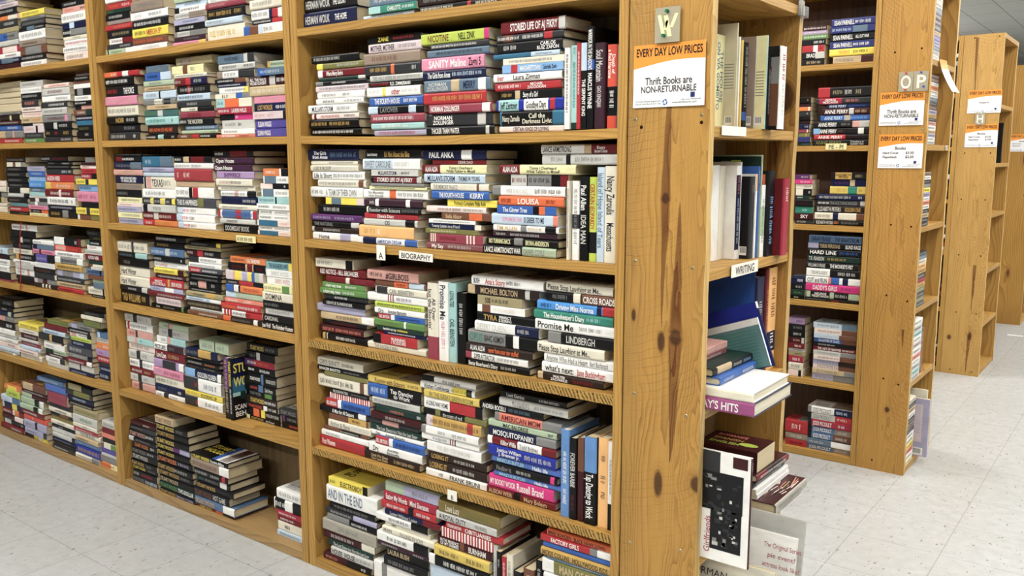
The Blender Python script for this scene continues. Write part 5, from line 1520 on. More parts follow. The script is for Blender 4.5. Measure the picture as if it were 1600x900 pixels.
def make_book(x, y, z, L, D, T, bgs, tx, yaw=0, vert=False, hard=True, label=None, group=None, seed=0, cov=None, art=None, lean=0, bulk=None):
    c, p = book_meshes(L, D, T, bgs, tx, hard, vert, seed, cov, art)
    M = Matrix.Rotation(lean, 4, 'Y') @ Matrix.Rotation(yaw, 4, 'Z') @ (Matrix.Rotation(PI/2, 4, 'Y') if vert else Matrix.Identity(4))
    if bulk is not None:
        for s in (c, p):
            vs = [tuple((M @ Vector(v)) + Vector((x, y, z))) for v in s.v]; n = len(bulk.v); bulk.v += vs
            ids = [bulk.m(mt) for mt in s.mats]
            for f, i in zip(s.f, s.mi): bulk.f.append(tuple(n+k for k in f)); bulk.mi.append(ids[i])
        return None
    e = empty('book', (x, y, z), M.to_euler()); tag(e, label, 'book', group)
    c.build('cover', e); p.build('page_block', e); return e
ORD = ['topmost', 'second', 'third', 'fourth', 'fifth', 'sixth', 'seventh', 'eighth', 'ninth', 'tenth', 'eleventh', 'twelfth', 'thirteenth', 'fourteenth']
ORS = ['first', 'second', 'third', 'fourth', 'fifth', 'sixth', 'seventh']
SHN = ['top', 'second', 'third', 'fourth', 'fifth', 'bottom']
BAYN = {'R': 'W-card bay', 'M': 'middle bay', 'L': 'far bay', 'O': 'OP-row bay'}
def describe(b, kind):
    base, bands = parse_bg(b['bg']); col = PAL[base][1] if base != 'pg' else 'spine-inward cream'
    if b['bg'] and bands and base != 'pg':
        wd = max(bands, key=lambda q: q[2]-q[1])
        if wd[2]-wd[1] > .22 and PAL[wd[0]][1] != col: col += '-and-' + PAL[wd[0]][1].replace(' ', '-')
    title = ''
    for t in b['tx'].split('|'):
        body = t.partition(' ')[2]
        if body.startswith('!'): title = body[1:].replace('|', '').strip(); break
    pos = ORD[b['i']] if b['i'] < b['n']-1 or b['n'] == 1 else ('bottom' if not b['v'] else 'last')
    sibs = sorted({q['st'] for q in BK if q['f'] == b['f'] and q['sh'] == b['sh'] and q['v'] == b['v']}); k = sibs.index(b['st'])
    st = 'far-end' if k == 0 and len(sibs) > 1 else 'near-end' if k == len(sibs)-1 and len(sibs) > 1 else ORS[k]
    if len(sibs) == 1 and not b['v']: st = 'only'
    if b['v'] and b['i'] == 0: pos = 'first'
    tail = f"{pos} of {st} stack, {BAYN[b['f']]} {SHN[b['sh']]} shelf"
    if b['v']: tail = f"{pos} of {'' if len(sibs) == 1 else st + ' '}uprights, {BAYN[b['f']]} {SHN[b['sh']]} shelf"
    n0 = len((col+' '+kind+' '+tail).split()); room = 16-n0-1
    ws = title.split()
    if title and room >= 1:
        ws = ws[:room]; return f"{col} {kind} titled {' '.join(ws)}, {tail}"
    return f"{col} {kind}, {tail}"
BK = []
for line in DATA.strip().split('\n'):
    if line[0] == '@':
        _, f, sh, st, v, yo = line.split(' '); cur = dict(f=f, sh=int(sh), st=int(st), v=int(v), yo=float(yo)); grp = []; idx = 0; continue
    a, b, z0, z1, bgs, tx = (line.split(' ', 5)+[''])[:6]
    BK.append(dict(cur, x0=int(a)/1000, x1=int(b)/1000, z0=int(z0)/1000+.0006, z1=int(z1)/1000+.0004, bg=bgs, tx=tx, i=idx)); idx += 1; grp.append(BK[-1])
    for q in grp: q['n'] = idx
YB = {'R': 0, 'M': 0, 'L': 0, 'O': 2.357}
def area(b):
    p = Vector(((b['x0']+b['x1'])/2, YB[b['f']]+b['yo'], (b['z0']+b['z1'])/2)); d = p-Vector(CAM); dz = d.dot(FW)
    u, v = 800+FPX*d.dot(RT)/dz, 450-FPX*d.dot(UP)/dz
    if not (0 < u < 1600 and 0 < v < 900): return 0
    if b['f'] == 'O' and u < 1290 and b['x0'] < -.55: return 0
    return (b['x1']-b['x0'])*(b['z1']-b['z0'])*abs(d.y)/d.length**3
N_OWN = 300 - 36
for k, b in enumerate(sorted(BK, key=lambda q: -area(q))): b['own'] = k < N_OWN
bulk = MB()
for k, b in enumerate(BK):
    rnd = random.Random(k*13+5); W = b['x1']-b['x0']; H = b['z1']-b['z0']; base = YB[b['f']]+b['yo']
    if not b['v']:
        L, T = W, H-.0004; hard = L > .222 or T > .034
        D = min(max(L*.64, .11), .175) if not (b['bg'].startswith('pg')) else .15
        D = min(D, .285-b['yo']); yo = rnd.uniform(-.004, .006); x, vert = b['x0'], False
        if b['f'] == 'R' and b['sh'] >= 3 and b['z1'] > 0: D = min(max(L*.66, .12), .285-b['yo']-yo)
    else:
        L, T = H, W-.0004; hard = T > .02; D = min(max(L*.62, .12), .2); yo = rnd.uniform(-.003, .006); x, vert = b['x0'], True
    kind = 'hardback' if hard else 'paperback'
    yaw = rnd.uniform(-.003, .003) if not vert else 0
    g_ = f"books on the {SHN[b['sh']]} shelf of the {BAYN[b['f']].replace('-', ' ')}"
    art = next((v for q, v in ARTS.items() if q in b['tx']), None)
    if b['v'] and b['f'] == 'M' and 'yl@.05' in b['tx']: art = beach_art
    if b['v'] and b['f'] == 'R' and b['sh'] == 5 and b['bg'] == 'cr': art = sunny_art
    if art is None and b['i'] == 0 and not b['v'] and b['sh'] >= 3 and b['bg'][:2] != 'pg':
        dark = PAL[parse_bg(b['bg'])[0]][0] < '9'; art = top_art(k, rnd.choice((['ol', 'tn', 'br'], ['gd', 'cr', 'dr'], ['sl', 'lg', 'nv'])) if dark else rnd.choice((['ta', 'nk', 'br'], ['gy', 'dg', 'ta'])))
    if b['own']: make_book(x, base+yo, b['z0'], L, D, T, b['bg'], b['tx'], yaw, vert, hard, describe(b, kind), g_, k, art=art)
    else: make_book(x, base+yo, b['z0'], L, D, T, b['bg'], b['tx'], yaw, vert, hard, seed=k, bulk=bulk, art=art)
# ---------------------------------------------------------------- books of the end cases (spines towards +x)
def cap_group(s): return 'books in the W end case, ' + s
def barcode(c, x, w, z, h, side):
    c.face([(x, z, side), (x+w, z, side), (x+w, z+h, side), (x, z+h, side)][::-1 if side <= 0 else 1], cmat('wh'))
def cover_art(kind):
    """pattern printed on the front-facing board (local z = 0 side) of an upright book; local x runs down, y into the shelf"""
    def f(c, x0, L, D, T):
        z = -.0005; r = random.Random(kind)
        def rect(a, b, y0, y1, m, dz=0): c.face([(x0+a, y0, z-dz), (x0+a, y1, z-dz), (x0+b, y1, z-dz), (x0+b, y0, z-dz)], m)
        if kind in ('text', 'code', 'both'):
            if kind != 'code':
                for k in range(9): rect(L*.38+k*.008, L*.38+k*.008+.0022, .006, .006+r.uniform(.03, .07), cmat('gy'))
            rect(L-.035, L-.01, .008, .03, cmat('wh'))
            for k in range(7): rect(L-.033, L-.017, .010+k*.0026, .0112+k*.0026, cmat('nk'), .0003)
        if kind == 'portrait':
            rect(L*.04, L*.96, .004, D-.004, cmat('gy')); rect(L*.45, L*.96, .004, D*.8, cmat('br'), .0002); rect(L*.3, L*.47, .03, .07, cmat('tn'), .0003); rect(L*.24, L*.31, .025, .075, cmat('br'), .0004); rect(L*.04, L*.13, .004, D*.8, cmat('nk'), .0003)
        if kind == 'orange':
            rect(L*.04, L*.5, .012, D-.01, cmat('or')); rect(L*.1, L*.3, .02, .06, cmat('nk'), .0002); rect(L*.14, L*.2, .026, .045, cmat('or'), .0003); rect(L*.5, L*.96, .012, D-.01, cmat('br')); rect(L*.7, L*.8, .02, .05, cmat('dr'), .0002)
        if kind == 'garden':
            rect(.004, L*.3, .004, D-.004, cmat('dn'))
            for k in range(14): a = r.uniform(.01, L*.28); y = r.uniform(.01, D-.02); rect(a, a+.008, y, y+.03, cmat(r.choice(('gr', 'sg', 'lm'))), .0002)
    return f
def cap_books(z, items, grp, ylim=.606):
    z += .0008
    for k, (X, y0, y1, h, bgs, cov, tx, hard, art, label) in enumerate(items):
        D = min(.2, X+.212); T = y1-y0-.0006
        make_book(X, y0, z, h, D, T, bgs, tx, PI/2, True, hard, label, grp, 900+k, cov, cover_art(art) if art else None)
cap_books(1.612, [
 (-0.09,0.225,0.2835,0.251,'py','py','|sl@.08-.8 !THE HOUSE ON VIA GOMBITO','', None,'pale yellow upright paperback titled The House on Via Gombito in the W end case'),
 (-0.056,0.284,0.2915,0.283,'kb','kb','',False,'both','tall beige paperback with text and barcode on its back cover, W end case upper shelf'),
 (-0.052,0.292,0.3,0.247,'wh','cr','',False,None,'thin white paperback squeezed behind the tall beige one, W end case'),
 (-0.048,0.3005,0.311,0.239,'ye','ye','',False,None,'thin mustard paperback behind the thin white one, W end case upper shelf'),
 (-0.046,0.3115,0.3445,0.235,'nk+bl.8-.9','nk','|lg@.05-.75 ~',True,None,'black-and-white patterned upright hardback on the upper shelf of the W end case'),
 (-0.026,0.345,0.351,0.252,'lg','ta','',False,'code','grey paperback with a white label on its cover, W end case upper shelf'),
 (0.003,0.3515,0.36,0.253,'aq','py','',False,'both','pale yellow-green paperback with barcode protruding from the W end case upper shelf'),
 (0.006,0.3605,0.3775,0.202,'nk','nk','|lg@.2-.8 ~',False,None,'short black paperback before the framed portrait cover, W end case'),
 (0.033,0.378,0.425,0.226,'wh','nk','|ch@.1-.4 ~|lg@.45-.85 ~',True,'portrait','white-spined book with a painted portrait on its black cover, W end case'),
 ], cap_group('upper shelf'))
cap_books(1.246, [
 (-0.09,0.21,0.2755,0.266,'wh','wh','',False,None,'broad white upright paperback first beside the end board, WRITING shelf'),
 (-0.089,0.276,0.3135,0.264,'cr','wh','',False,None,'cream-white upright paperback second from the end board, WRITING shelf'),
 (-0.055,0.314,0.3425,0.265,'wh+nv.1-.9','wh','|sa@.12-.3 ~|pb@.35-.85 ~',False,None,'white book with navy lettered spine on the WRITING shelf'),
 (-0.055,0.343,0.3485,0.275,'wh','wh','',False,None,'tall white book rising behind the dark barcode book, WRITING shelf'),
 (-0.026,0.349,0.3805,0.234,'dg','nk','|gy@.1-.2 ~',True,'code','dark glossy hardback with a white barcode label, WRITING shelf'),
 (-0.025,0.381,0.3925,0.241,'wh+ap.0-.2','wh','',False,None,'thin white paperback with apricot spine top, WRITING shelf'),
 (-0.023,0.393,0.4045,0.263,'bl','bl','|wh@.05-.2 ~',False,None,'bright blue thin paperback on the WRITING shelf'),
 (-0.018,0.405,0.409,0.295,'sg','sg','',False,'garden','tallest book on the WRITING shelf, with green leaf picture cover'),
 (-0.018,0.4095,0.4385,0.209,'wh+sg.3-.7','sg','|gr@.2-.8 ~',False,None,'short white-and-green paperback on the WRITING shelf'),
 (-0.009,0.439,0.4895,0.249,'nk','nk','|sk@.3-.85 ~',True,'orange','black hardback with orange and brown cover picture, WRITING shelf'),
 (0.018,0.49,0.538,0.226,'ch','dr','|wp@.12-.3 ~',True,None,'crimson cloth hardback, last upright on the WRITING shelf'),
 ], cap_group('WRITING shelf'))
cap_books(.88, [
 (-0.04,0.44,0.4475,0.332,'nv','bl','',False,None,'large thin dark blue book behind the leaning ones, shelf below WRITING'),
 (-0.035,0.448,0.51,0.3,'nv','nv','|lg@.25-.5 ~',True,None,'thick navy hardback upright on the shelf below WRITING'),
 (-0.03,0.5105,0.535,0.318,'dr','mr','|gd@.2-.8 ~',True,None,'dark red hardback between navy and orange ones, shelf below WRITING'),
 (-0.03,0.5355,0.602,0.32,'ap+nv.62-.82','or2','|br@.1-.5 ~|wh@.64-.8 ~',True,None,'thick orange hardback upright by the far side board, shelf below WRITING'),
 ], cap_group('shelf below WRITING'))
G3 = cap_group('loose pile below WRITING')
# lying and leaning books of the shelf below WRITING
make_book(-.17, .034, .8812, .30, .275, .036, 'mg', '|wh@.47-.86 !DAY\'S HITS', 0, False, True, 'big purple songbook lettered DAY\'S HITS lying under the pile, its end jutting out', G3, 951, cov='nv')
make_book(-.165, .036, .917, .29, .26, .026, 'cr', '', 0, False, True, 'wide glossy white book lying over the purple songbook', G3, 952, cov='wh')
make_book(.028, .055, .9434, .248, .19, .021, 'bl', '|pb@.1-.35 ~|wh@.6-.9 ~', PI/2, False, True, 'blue hardback lying on the glossy white book, spine outward', G3, 953)
make_book(.009, .052, .9648, .25, .185, .022, 'nk+tn.1-.45', '|sk@.75-.95 ~|lg@.5-.7 ~', PI/2-.03, False, True, 'black hardback lying on the blue one in the loose pile', G3, 954, cov='dn')
make_book(-.045, .06, .9872, .2, .15, .014, 'ro3', '|wp@.1-.8 ~', PI/2, False, False, 'dusty pink paperback lying on the black hardback, below WRITING', G3, 955)
make_book(-.047, .058, 1.0016, .21, .15, .018, 'rs', '|wp@.1-.8 ~', PI/2, False, False, 'rose patterned paperback, topmost of the loose pile below WRITING', G3, 956)
def teal_art(c, x0, L, D, T):
    r = random.Random(3)
    for k in range(15):
        a = L*.22+k*.0095; c.face([(x0+a, .02, -.0005), (x0+a, .02+r.uniform(.08, .13), -.0005), (x0+a+.0022, .15, -.0005), (x0+a+.0022, .02, -.0005)], cmat('tl'))
    c.face([(x0+.001, .001, -.0004), (x0+.001, D-.001, -.0004), (x0+.02, D-.001, -.0004), (x0+.02, .001, -.0004)], cmat('wh'))
make_book(.067, .3105, .9555, .141, .19, .007, 'wh', '', PI/2, True, False, 'teal-covered book of small print leaning behind the loose pile', G3, 957, cov='tq2', art=teal_art, lean=-.335)
make_book(.072, .324, .953, .188, .2, .012, 'nv+wh.0-.1', '', PI/2, True, True, 'navy glossy book standing behind the teal-covered one', G3, 958, cov='ro', lean=-.335)
# shelf above the floor shelf: pile that sticks far out
G4 = cap_group('pile above the floor shelf')
make_book(.045, .335, .4735, .2, .2, .016, 'bl', '', PI/2, False, False, 'small blue book at the very bottom of the jutting pile', G4, 961)
make_book(.078, .33, .49, .26, .24, .022, 'gg', '', PI/2, False, True, 'grey cloth book low in the jutting pile', G4, 962, cov='cr')
def knit_art(c, x0, L, D, T):
    r = random.Random(8)
    for k in range(70):
        a = r.uniform(.01, L-.08); y = r.uniform(.008, .16); dx, dy = r.uniform(.03, .08), r.uniform(-.006, .012); m_ = cmat(r.choice(('sa', 'wp', 'br', 'mr', 'tn')))
        c.face([(x0+a, y, T+.0005), (x0+a+dx, y+dy, T+.0005), (x0+a+dx, y+dy+.003, T+.0005), (x0+a, y+.003, T+.0005)], m_)
make_book(.092, .33, .5125, .27, .26, .03, 'gg', '|gy@.1-.8 ~', PI/2, False, True, 'large hardback with a brown and pink striped cover, jutting farthest from the pile', G4, 963, cov='mr', art=knit_art)
make_book(.034, .335, .543, .265, .24, .015, 'wh', '', PI/2, False, False, 'white paperback in the jutting pile, lower of two', G4, 964)
make_book(.032, .33, .5584, .265, .23, .016, 'wh', '', PI/2, False, False, 'white paperback in the jutting pile, upper of two', G4, 965)
make_book(.024, .325, .5748, .26, .23, .017, 'nk', '|lg@.1-.9 ~', PI/2, False, True, 'black lettered book between the white ones and the patterned one', G4, 966)
def mask_art(c, x0, L, D, T):
    r = random.Random(5)
    for k in range(26):
        a = r.uniform(.01, L-.05); y = r.uniform(.01, D-.05); s_ = r.uniform(.012, .034)
        pts = [(x0+a+s_*.7*math.cos(t*PI/3), y+.02+s_*.6*math.sin(t*PI/3), T+.0005+k*.00001) for t in range(6)]; c.face(pts, cmat(r.choice(('cr', 'tn', 'mr', 'dr', 'cr', 'py', 'nk'))))
make_book(.03, .34, .592, .25, .21, .021, 'dr+nk.3-.8', '|wp@.1-.9 ~', PI/2-.02, False, True, 'dark red book with a pattern of pale shapes on its cover', G4, 967, cov='mr', art=mask_art)
def dict_art(c, x0, L, D, T):
    for i, (t, q) in enumerate((('ENGLISH', 'lm'), ('SPANISH', 'gd'), ('ROMANCE', 'sa'))):
        put_text(c, t, (x0+L*.12, .03+i*.035, T+.0005), (1, 0, 0), (0, 1, 0), L*.5, .02, cmat(q), 1)
    c.face([(x0+L*.75+.03*math.cos(k*PI/8), .05+.016*math.sin(k*PI/8), T+.0006) for k in range(16)], cmat('lm'))
make_book(-.17, .36, .6134, .19, .14, .062, 'mr', '', 0, False, False, 'thick dark dictionary paperback with green oval, topmost of the jutting pile', G4, 968, cov='mr', art=dict_art)
def girl_art(c, x0, L, D, T):
    z = -.0006
    def R_(a, b, y0, y1, m_, dz=0): c.face([(x0+a, y0, z-dz), (x0+a, y1, z-dz), (x0+b, y1, z-dz), (x0+b, y0, z-dz)], m_)
    r = random.Random(12)
    R_(.055, .16, .02, .16, cmat('nk')); R_(.0, .056, .085, .16, cmat('dg')); R_(.155, .268, .022, .108, cmat('nk'))
    for k in range(60):
        a = r.uniform(.06, .25); y = r.uniform(.03, .09) if a > .15 else r.uniform(.025, .14); R_(a, a+r.uniform(.004, .012), y, y+r.uniform(.004, .018), cmat(r.choice(('gy', 'dg', 'lg', 'dg'))), .0003)
    R_(.005, .035, .01, .05, cmat('mr'), .0004)
    put_text(c, 'Girlfriends', (x0+.285, .108, z-.0003), (-1, 0, 0), (0, 1, 0), .11, .017, cmat('ch'), 0)
ee = make_book(.131, .0315, .4745, .30, .2, .01, 'mr', '|wp@.04-.12 ~', PI/2, True, True, 'white book titled Girlfriends with black-and-white photo, standing against the end board', G4, 971, cov='wh', art=girl_art)
# floor shelf of the W end case: large thin books leaning outwards
G5 = cap_group('big books on the floor shelf')
def leaning(x, y, z, w, h, t, lean, label, cov, bgs, art, seed, turn=0):
    """a tall thin book standing with its lower edge at z, leaning back by LEAN towards +y, cover towards the aisle"""
    c = MB(); e = empty('book', (x, y, z), (-lean, 0, turn)); tag(e, label, 'book', G5)
    c.box((-w, 0, 0), (0, .002, h), cmat(cov)); c.box((-w, t-.002, 0), (0, t, h), cmat(cov)); c.box((-w, .002, 0), (-w+.002, t-.002, h), cmat(bgs))
    if art: art(c, w, h)
    c.build('cover', e); p = MB(); p.box((-w+.003, .0022, .003), (-.003, t-.0022, h-.003), PAGES); p.build('page_block', e); return e
def rock(c, w, h):
    for i, t in enumerate(('NORMAN', 'ROCKWELL', 'ILLUSTRATOR')): put_text(c, t, (-w+.045, -.0006, h-.055-i*.036), (1, 0, 0), (0, 0, 1), .13, .02, cmat('dg'))
    c.face([(-w+.03, -.0006, .02), (-.03, -.0006, .02), (-.03, -.0006, h-.15), (-w+.03, -.0006, h-.15)], cmat('dg'))
    c.face([(-w+.05, -.0009, .03), (-.06, -.0009, .03), (-.06, -.0009, h-.165), (-w+.05, -.0009, h-.165)], cmat('tn'))
    c.face([(-w+.09, -.0011, .04), (-.12, -.0011, .04), (-.12, -.0011, h-.18), (-w+.09, -.0011, h-.18)], cmat('br'))
def orig(c, w, h):
    for i, (t, q) in enumerate((('The Original Series', 'ch'), ('pie event?', 'ch'), ('actress look like?', 'ch'))): put_text(c, t, (-w+.1, -.0006, h-.04-i*.027), (1, 0, 0), (0, 0, 1), w*.55, .014, cmat(q))
    for i in range(5):
        scribble(c, (-w+.03, -.0006, h-.135-i*.018), (1, 0, 0), (0, 0, 1), w*.85, .014, cmat('dg'), random.Random(i))
leaning(.172, .07, .0392, .30, .405, .022, .12, 'pale book lettered NORMAN ROCKWELL ILLUSTRATOR leaning in the floor shelf of the W end case', 'cr', 'cr', rock, 1)
leaning(.195, .145, .003, .19, .51, .012, .14, 'white book lettered The Original Series standing on the floor by the W end case', 'wh', 'wh', orig, 2)
leaning(.2, .19, .003, .195, .545, .01, .14, 'large plain grey-white book on the floor behind The Original Series book', 'lg', 'wh', None, 3)
# ---------------------------------------------------------------- books in the end cases farther down the aisle
SET1 = 'lg cr lv mr sl ta nv lg dg tn wh'.split(); 
def cap_stack(X, y0, y1, z, zt, cols, hard=False):
    n = len(cols); z += .001; zz = z
    for k, cc in enumerate(cols):
        t = (zt-z)/n*(.8+.4*random.Random(k*7+n).random()); t = min(t, zt-zz)
        if t < .006: break
        make_book(X, y0, zz, y1-y0, min(.13, X+.21), t-.0005, cc, '|'+('nk' if PAL[cc][0] > '9' else 'lg')+'@.08-.85 ~', PI/2, False, hard, seed=k*3+n, bulk=bulk); zz += t
cap_stack(-.005, 2.392, 2.53, 1.985, 2.31, 'wh lg sl lv pu2 tn dg mr mr sl lg cr wh lg'.split())
cap_stack(-.005, 2.392, 2.56, 1.597, 1.93, 'lg wh lv tn wh rs dg gd lv br nk sl wh cr or2 wh br mr'.split())
cap_stack(-.005, 2.392, 2.535, 1.212, 1.47, 'dg nk tn nk wh sa wh lv yl gy nk wh ta'.split())
cap_stack(-.005, 2.392, 2.56, .823, 1.09, 'dg ol nk ol gd rd nk gd ap cr sl dg'.split())
cap_stack(-.003, 2.392, 2.56, .46, .77, 'lg aq lg wh sa wh lp wh aq lg wh'.split())
cap_stack(-.003, 2.392, 2.53, .035, .37, 'py wh sa yl cr wh dg ta dg wh tn dn cr'.split())
cap_stack(-.12, 4.79, 4.9, 1.15, 1.3, 'nk dg nk br nk dg'.split())
GO = 'books standing in the OP end case'
make_book(-.012, 2.60, .4608, .235, .16, .055, 'br', '|gd@.1-.5 ~', PI/2, True, True, 'brown leather-look hardback standing on a low shelf of the OP end case', GO, 981)
def lav_art(c, x0, L, D, T):
    z = -.0005
    c.face([(x0+.03, .03, z), (x0+.03, D-.02, z), (x0+L*.75, D-.02, z), (x0+L*.75, .03, z)], cmat('lp'))
    for k in range(16): c.face([(x0+.04+k*.009, .04, z-.0003), (x0+.04+k*.009, D-.03, z-.0003), (x0+.043+k*.009, D-.03, z-.0003), (x0+.043+k*.009, .04, z-.0003)], cmat('lv'))
    c.face([(x0+L-.045, .02, z-.0003), (x0+L-.045, .11, z-.0003), (x0+L-.006, .11, z-.0003), (x0+L-.006, .02, z-.0003)], cmat('wh'))
    for k in range(12): c.face([(x0+L-.04, .03+k*.006, z-.0006), (x0+L-.04, .033+k*.006, z-.0006), (x0+L-.015, .033+k*.006, z-.0006), (x0+L-.015, .03+k*.006, z-.0006)], cmat('nk'))
make_book(.05, 2.60, .0355, .30, .18, .02, 'lv', '|nk@.3-.6 ~', PI/2, True, False, 'lilac-pink paperback with barcode standing on the OP end case floor shelf', GO, 982, cov='lv', art=lav_art)
make_book(.03, 2.63, .0355, .34, .16, .012, 'cr', '', PI/2, True, False, 'cream book standing behind the lilac-pink paperback', GO, 983)
make_book(-.06, 5.0, 1.501, .28, .16, .02, 'nk', '|lg@.1-.9 ~', PI/2, True, False, 'black picture book with grey figure standing in the H end case', 'books standing in the H end case', 984, cov='nk',
    art=lambda c, x0, L, D, T: c.face([(x0+.05, .04, -.0006), (x0+.08, .1, -.0006), (x0+L-.04, .13, -.0006), (x0+L-.04, .05, -.0006)], cmat('gy')))
# dark books glimpsed in the bays of the H row and the one behind it
rb = random.Random(77)
for yb, xr, rows in ((4.747, -.32, SH), (7.14, -.45, SH)):
    for z in rows:
        for s_ in range(2):
            x1 = xr-.02-s_*.27; zz = z; top = z+rb.uniform(.15, .28)
            while zz < top:
                t = rb.uniform(.02, .035); cc = rb.choice('nk bk dg nk mr nv wh lg br rd bk'.split())
                make_book(x1-.235, yb+.03, zz, .235, .15, t-.0005, cc, '|'+('nk' if PAL[cc][0] > '9' else 'lg')+'@.08-.85 ~', 0, False, True, seed=int(zz*1000), bulk=bulk); zz += t
tag(bulk.build('book'), 'remaining smaller books stacked all over the farther shelves of the pine bookcases', 'book', 'books stacked farther away', 'stuff')
# ---------------------------------------------------------------- signs, cards, labels
PAPER, _, _ = newmat('sign_paper', lin('edeef0'), .45, .4); ORG, _, _ = newmat('sign_orange', lin('e8963c'), .45, .4); INK, _, _ = newmat('sign_ink', lin('15141a'), .6, .3)
INKG, _, _ = newmat('ink_grey', lin('4b4644'), .6, .3); INKB, _, _ = newmat('ink_blue', lin('2e5aa0'), .6, .3); FBL, _, _ = newmat('badge_blue', lin('262f63'), .5, .3); TAPE, _, _ = newmat('label_paper', lin('e9e6dc'), .5, .3)
LABY, _, _ = newmat('label_yellow', lin('e6dca6'), .5, .3); PLA, _, _ = newmat('stencil_card', lin('a39b84'), .35, .4); CUT, _, _ = newmat('stencil_letter', lin('ecebb0'), .5, .3); CUTW, _, _ = newmat('stencil_letter_pale', lin('e9dfd6'), .5, .3)
X, Z = (1, 0, 0), (0, 0, 1)
def curl(k, n, amp): return -amp*(abs(k/n-.5)*2)**2.2
def price_sign(x0, z1, w, h, y, label, body, small=True, big=1.0, tilt=0.0):
    """one sheet: orange wave heading, message, small print, blue hand emblem and f badge; origin lower corner"""
    mb = MB(); n = 24; o = (0, 0)
    yf = lambda u, v: -.0012-.004*(u**3)*(.4+.6*v)-.002*((1-v)**3)
    wave = lambda u: .66+.06*math.sin((u-.1)*PI*1.1)-.0+.085*u**2-.02
    rows = 10
    def P(u, v): return (u*w, yf(u, v), v*h)
    for i in range(n):
        u0, u1 = i/n, (i+1)/n
        for j in range(rows):
            a0, a1 = wave(u0)*j/rows, wave(u1)*j/rows; b0, b1 = wave(u0)*(j+1)/rows, wave(u1)*(j+1)/rows
            mb.face([P(u0, a0), P(u1, a1), P(u1, b1), P(u0, b0)], PAPER)
        mb.face([P(u0, wave(u0)), P(u1, wave(u1)), P(u1, 1), P(u0, 1)], ORG)
        mb.face([P(u1, 0), P(u0, 0), (u0*w, yf(u0, 0)+.0008, 0), (u1*w, yf(u1, 0)+.0008, 0)], PAPER)
    for j in range(rows):
        mb.face([P(1, j/rows), (w, yf(1, j/rows)+.0008, j/rows*h), (w, yf(1, (j+1)/rows)+.0008, (j+1)/rows*h), P(1, (j+1)/rows)], PAPER)
    def T(t, u, v, ww, hh, mt, bold=1, al='c'):
        m2 = MB(); put_text(m2, t, (u*w, 0, v*h), X, Z, ww*w, hh*h, mt, bold, al, 1.3, .3)
        mb.add([(a, yf(a/w, c_/h)-.0007, c_) for a, b, c_ in m2.v], m2.f, mt)
    T('EVERY DAY LOW PRICES', .035, .815, .93, .13, INK)
    for t, u, v, ww, hh in body: T(t, u, v, ww, hh, INKG)
    if small:
        T('All Profits Directly Support the', .04, .085, .36, .028, INK, 0, 'l'); T('Detroit Lakes Boys & Girls Club', .04, .045, .36, .028, INK, 0, 'l')
        T('www.thriftstores.com', .52, .05, .42, .035, INK, 0); T('Like us on Facebook!', .68, .095, .28, .03, INK, 0)
        fb = [(.81, .135), (.87, .135), (.87, .215), (.81, .215)]; mb.face([(u*w, yf(u, v)-.0007, v*h) for u, v in fb], FBL); T('f', .825, .14, .03, .07, PAPER)
        for s_ in range(4):
            a0 = s_*PI/2+.5; pts = []
            for k in range(7): a = a0+k*.2; pts.append((.46+.035*math.cos(a), .075+.05*math.sin(a)))
            for k in range(6, -1, -1): a = a0+k*.2; pts.append((.46+.018*math.cos(a+.3), .075+.026*math.sin(a+.3)))
            mb.face([(u*w, yf(u, v)-.0007, v*h) for u, v in pts], INKB)
    o_ = mb.build('price_sign', None, (x0, y, z1-h), (0, tilt, 0)); return tag(o_, label, 'sign', 'paper price signs on the end boards')
thr = [('Thrift Books are', .17, .36, .66, .12), ('NON-RETURNABLE', .11, .235, .78, .105)]
bks = [('Books', .36, .55, .27, .09), ('Hard Cover', .1, .42, .36, .07), ('$3.50', .56, .42, .3, .075), ('Paperback', .1, .30, .33, .07), ('$2.50', .56, .30, .3, .075)]
price_sign(-.214, 1.818, .2, .157, -.0005, 'price sheet reading Thrift Books are NON-RETURNABLE under the W card', thr, tilt=-.004)
price_sign(-.212, 1.838, .195, .153, 2.3565, 'price sheet reading Thrift Books are NON-RETURNABLE under the O and P cards', thr)
price_sign(-.206, 1.644, .196, .157, 2.3565, 'price sheet listing Hard Cover and Paperback prices, lower one under OP cards', bks)
price_sign(-.253, 1.995, .205, .155, 4.7465, 'small price sheet above the H card with one short line', [('Westerns', .34, .42, .3, .08)])
price_sign(-.254, 1.765, .2, .155, 4.7465, 'price sheet listing book prices below the H card', bks)
price_sign(-.297, 1.751, .2, .155, 7.1395, 'price sheet on the farthest end board, partly cut by the picture edge', bks)
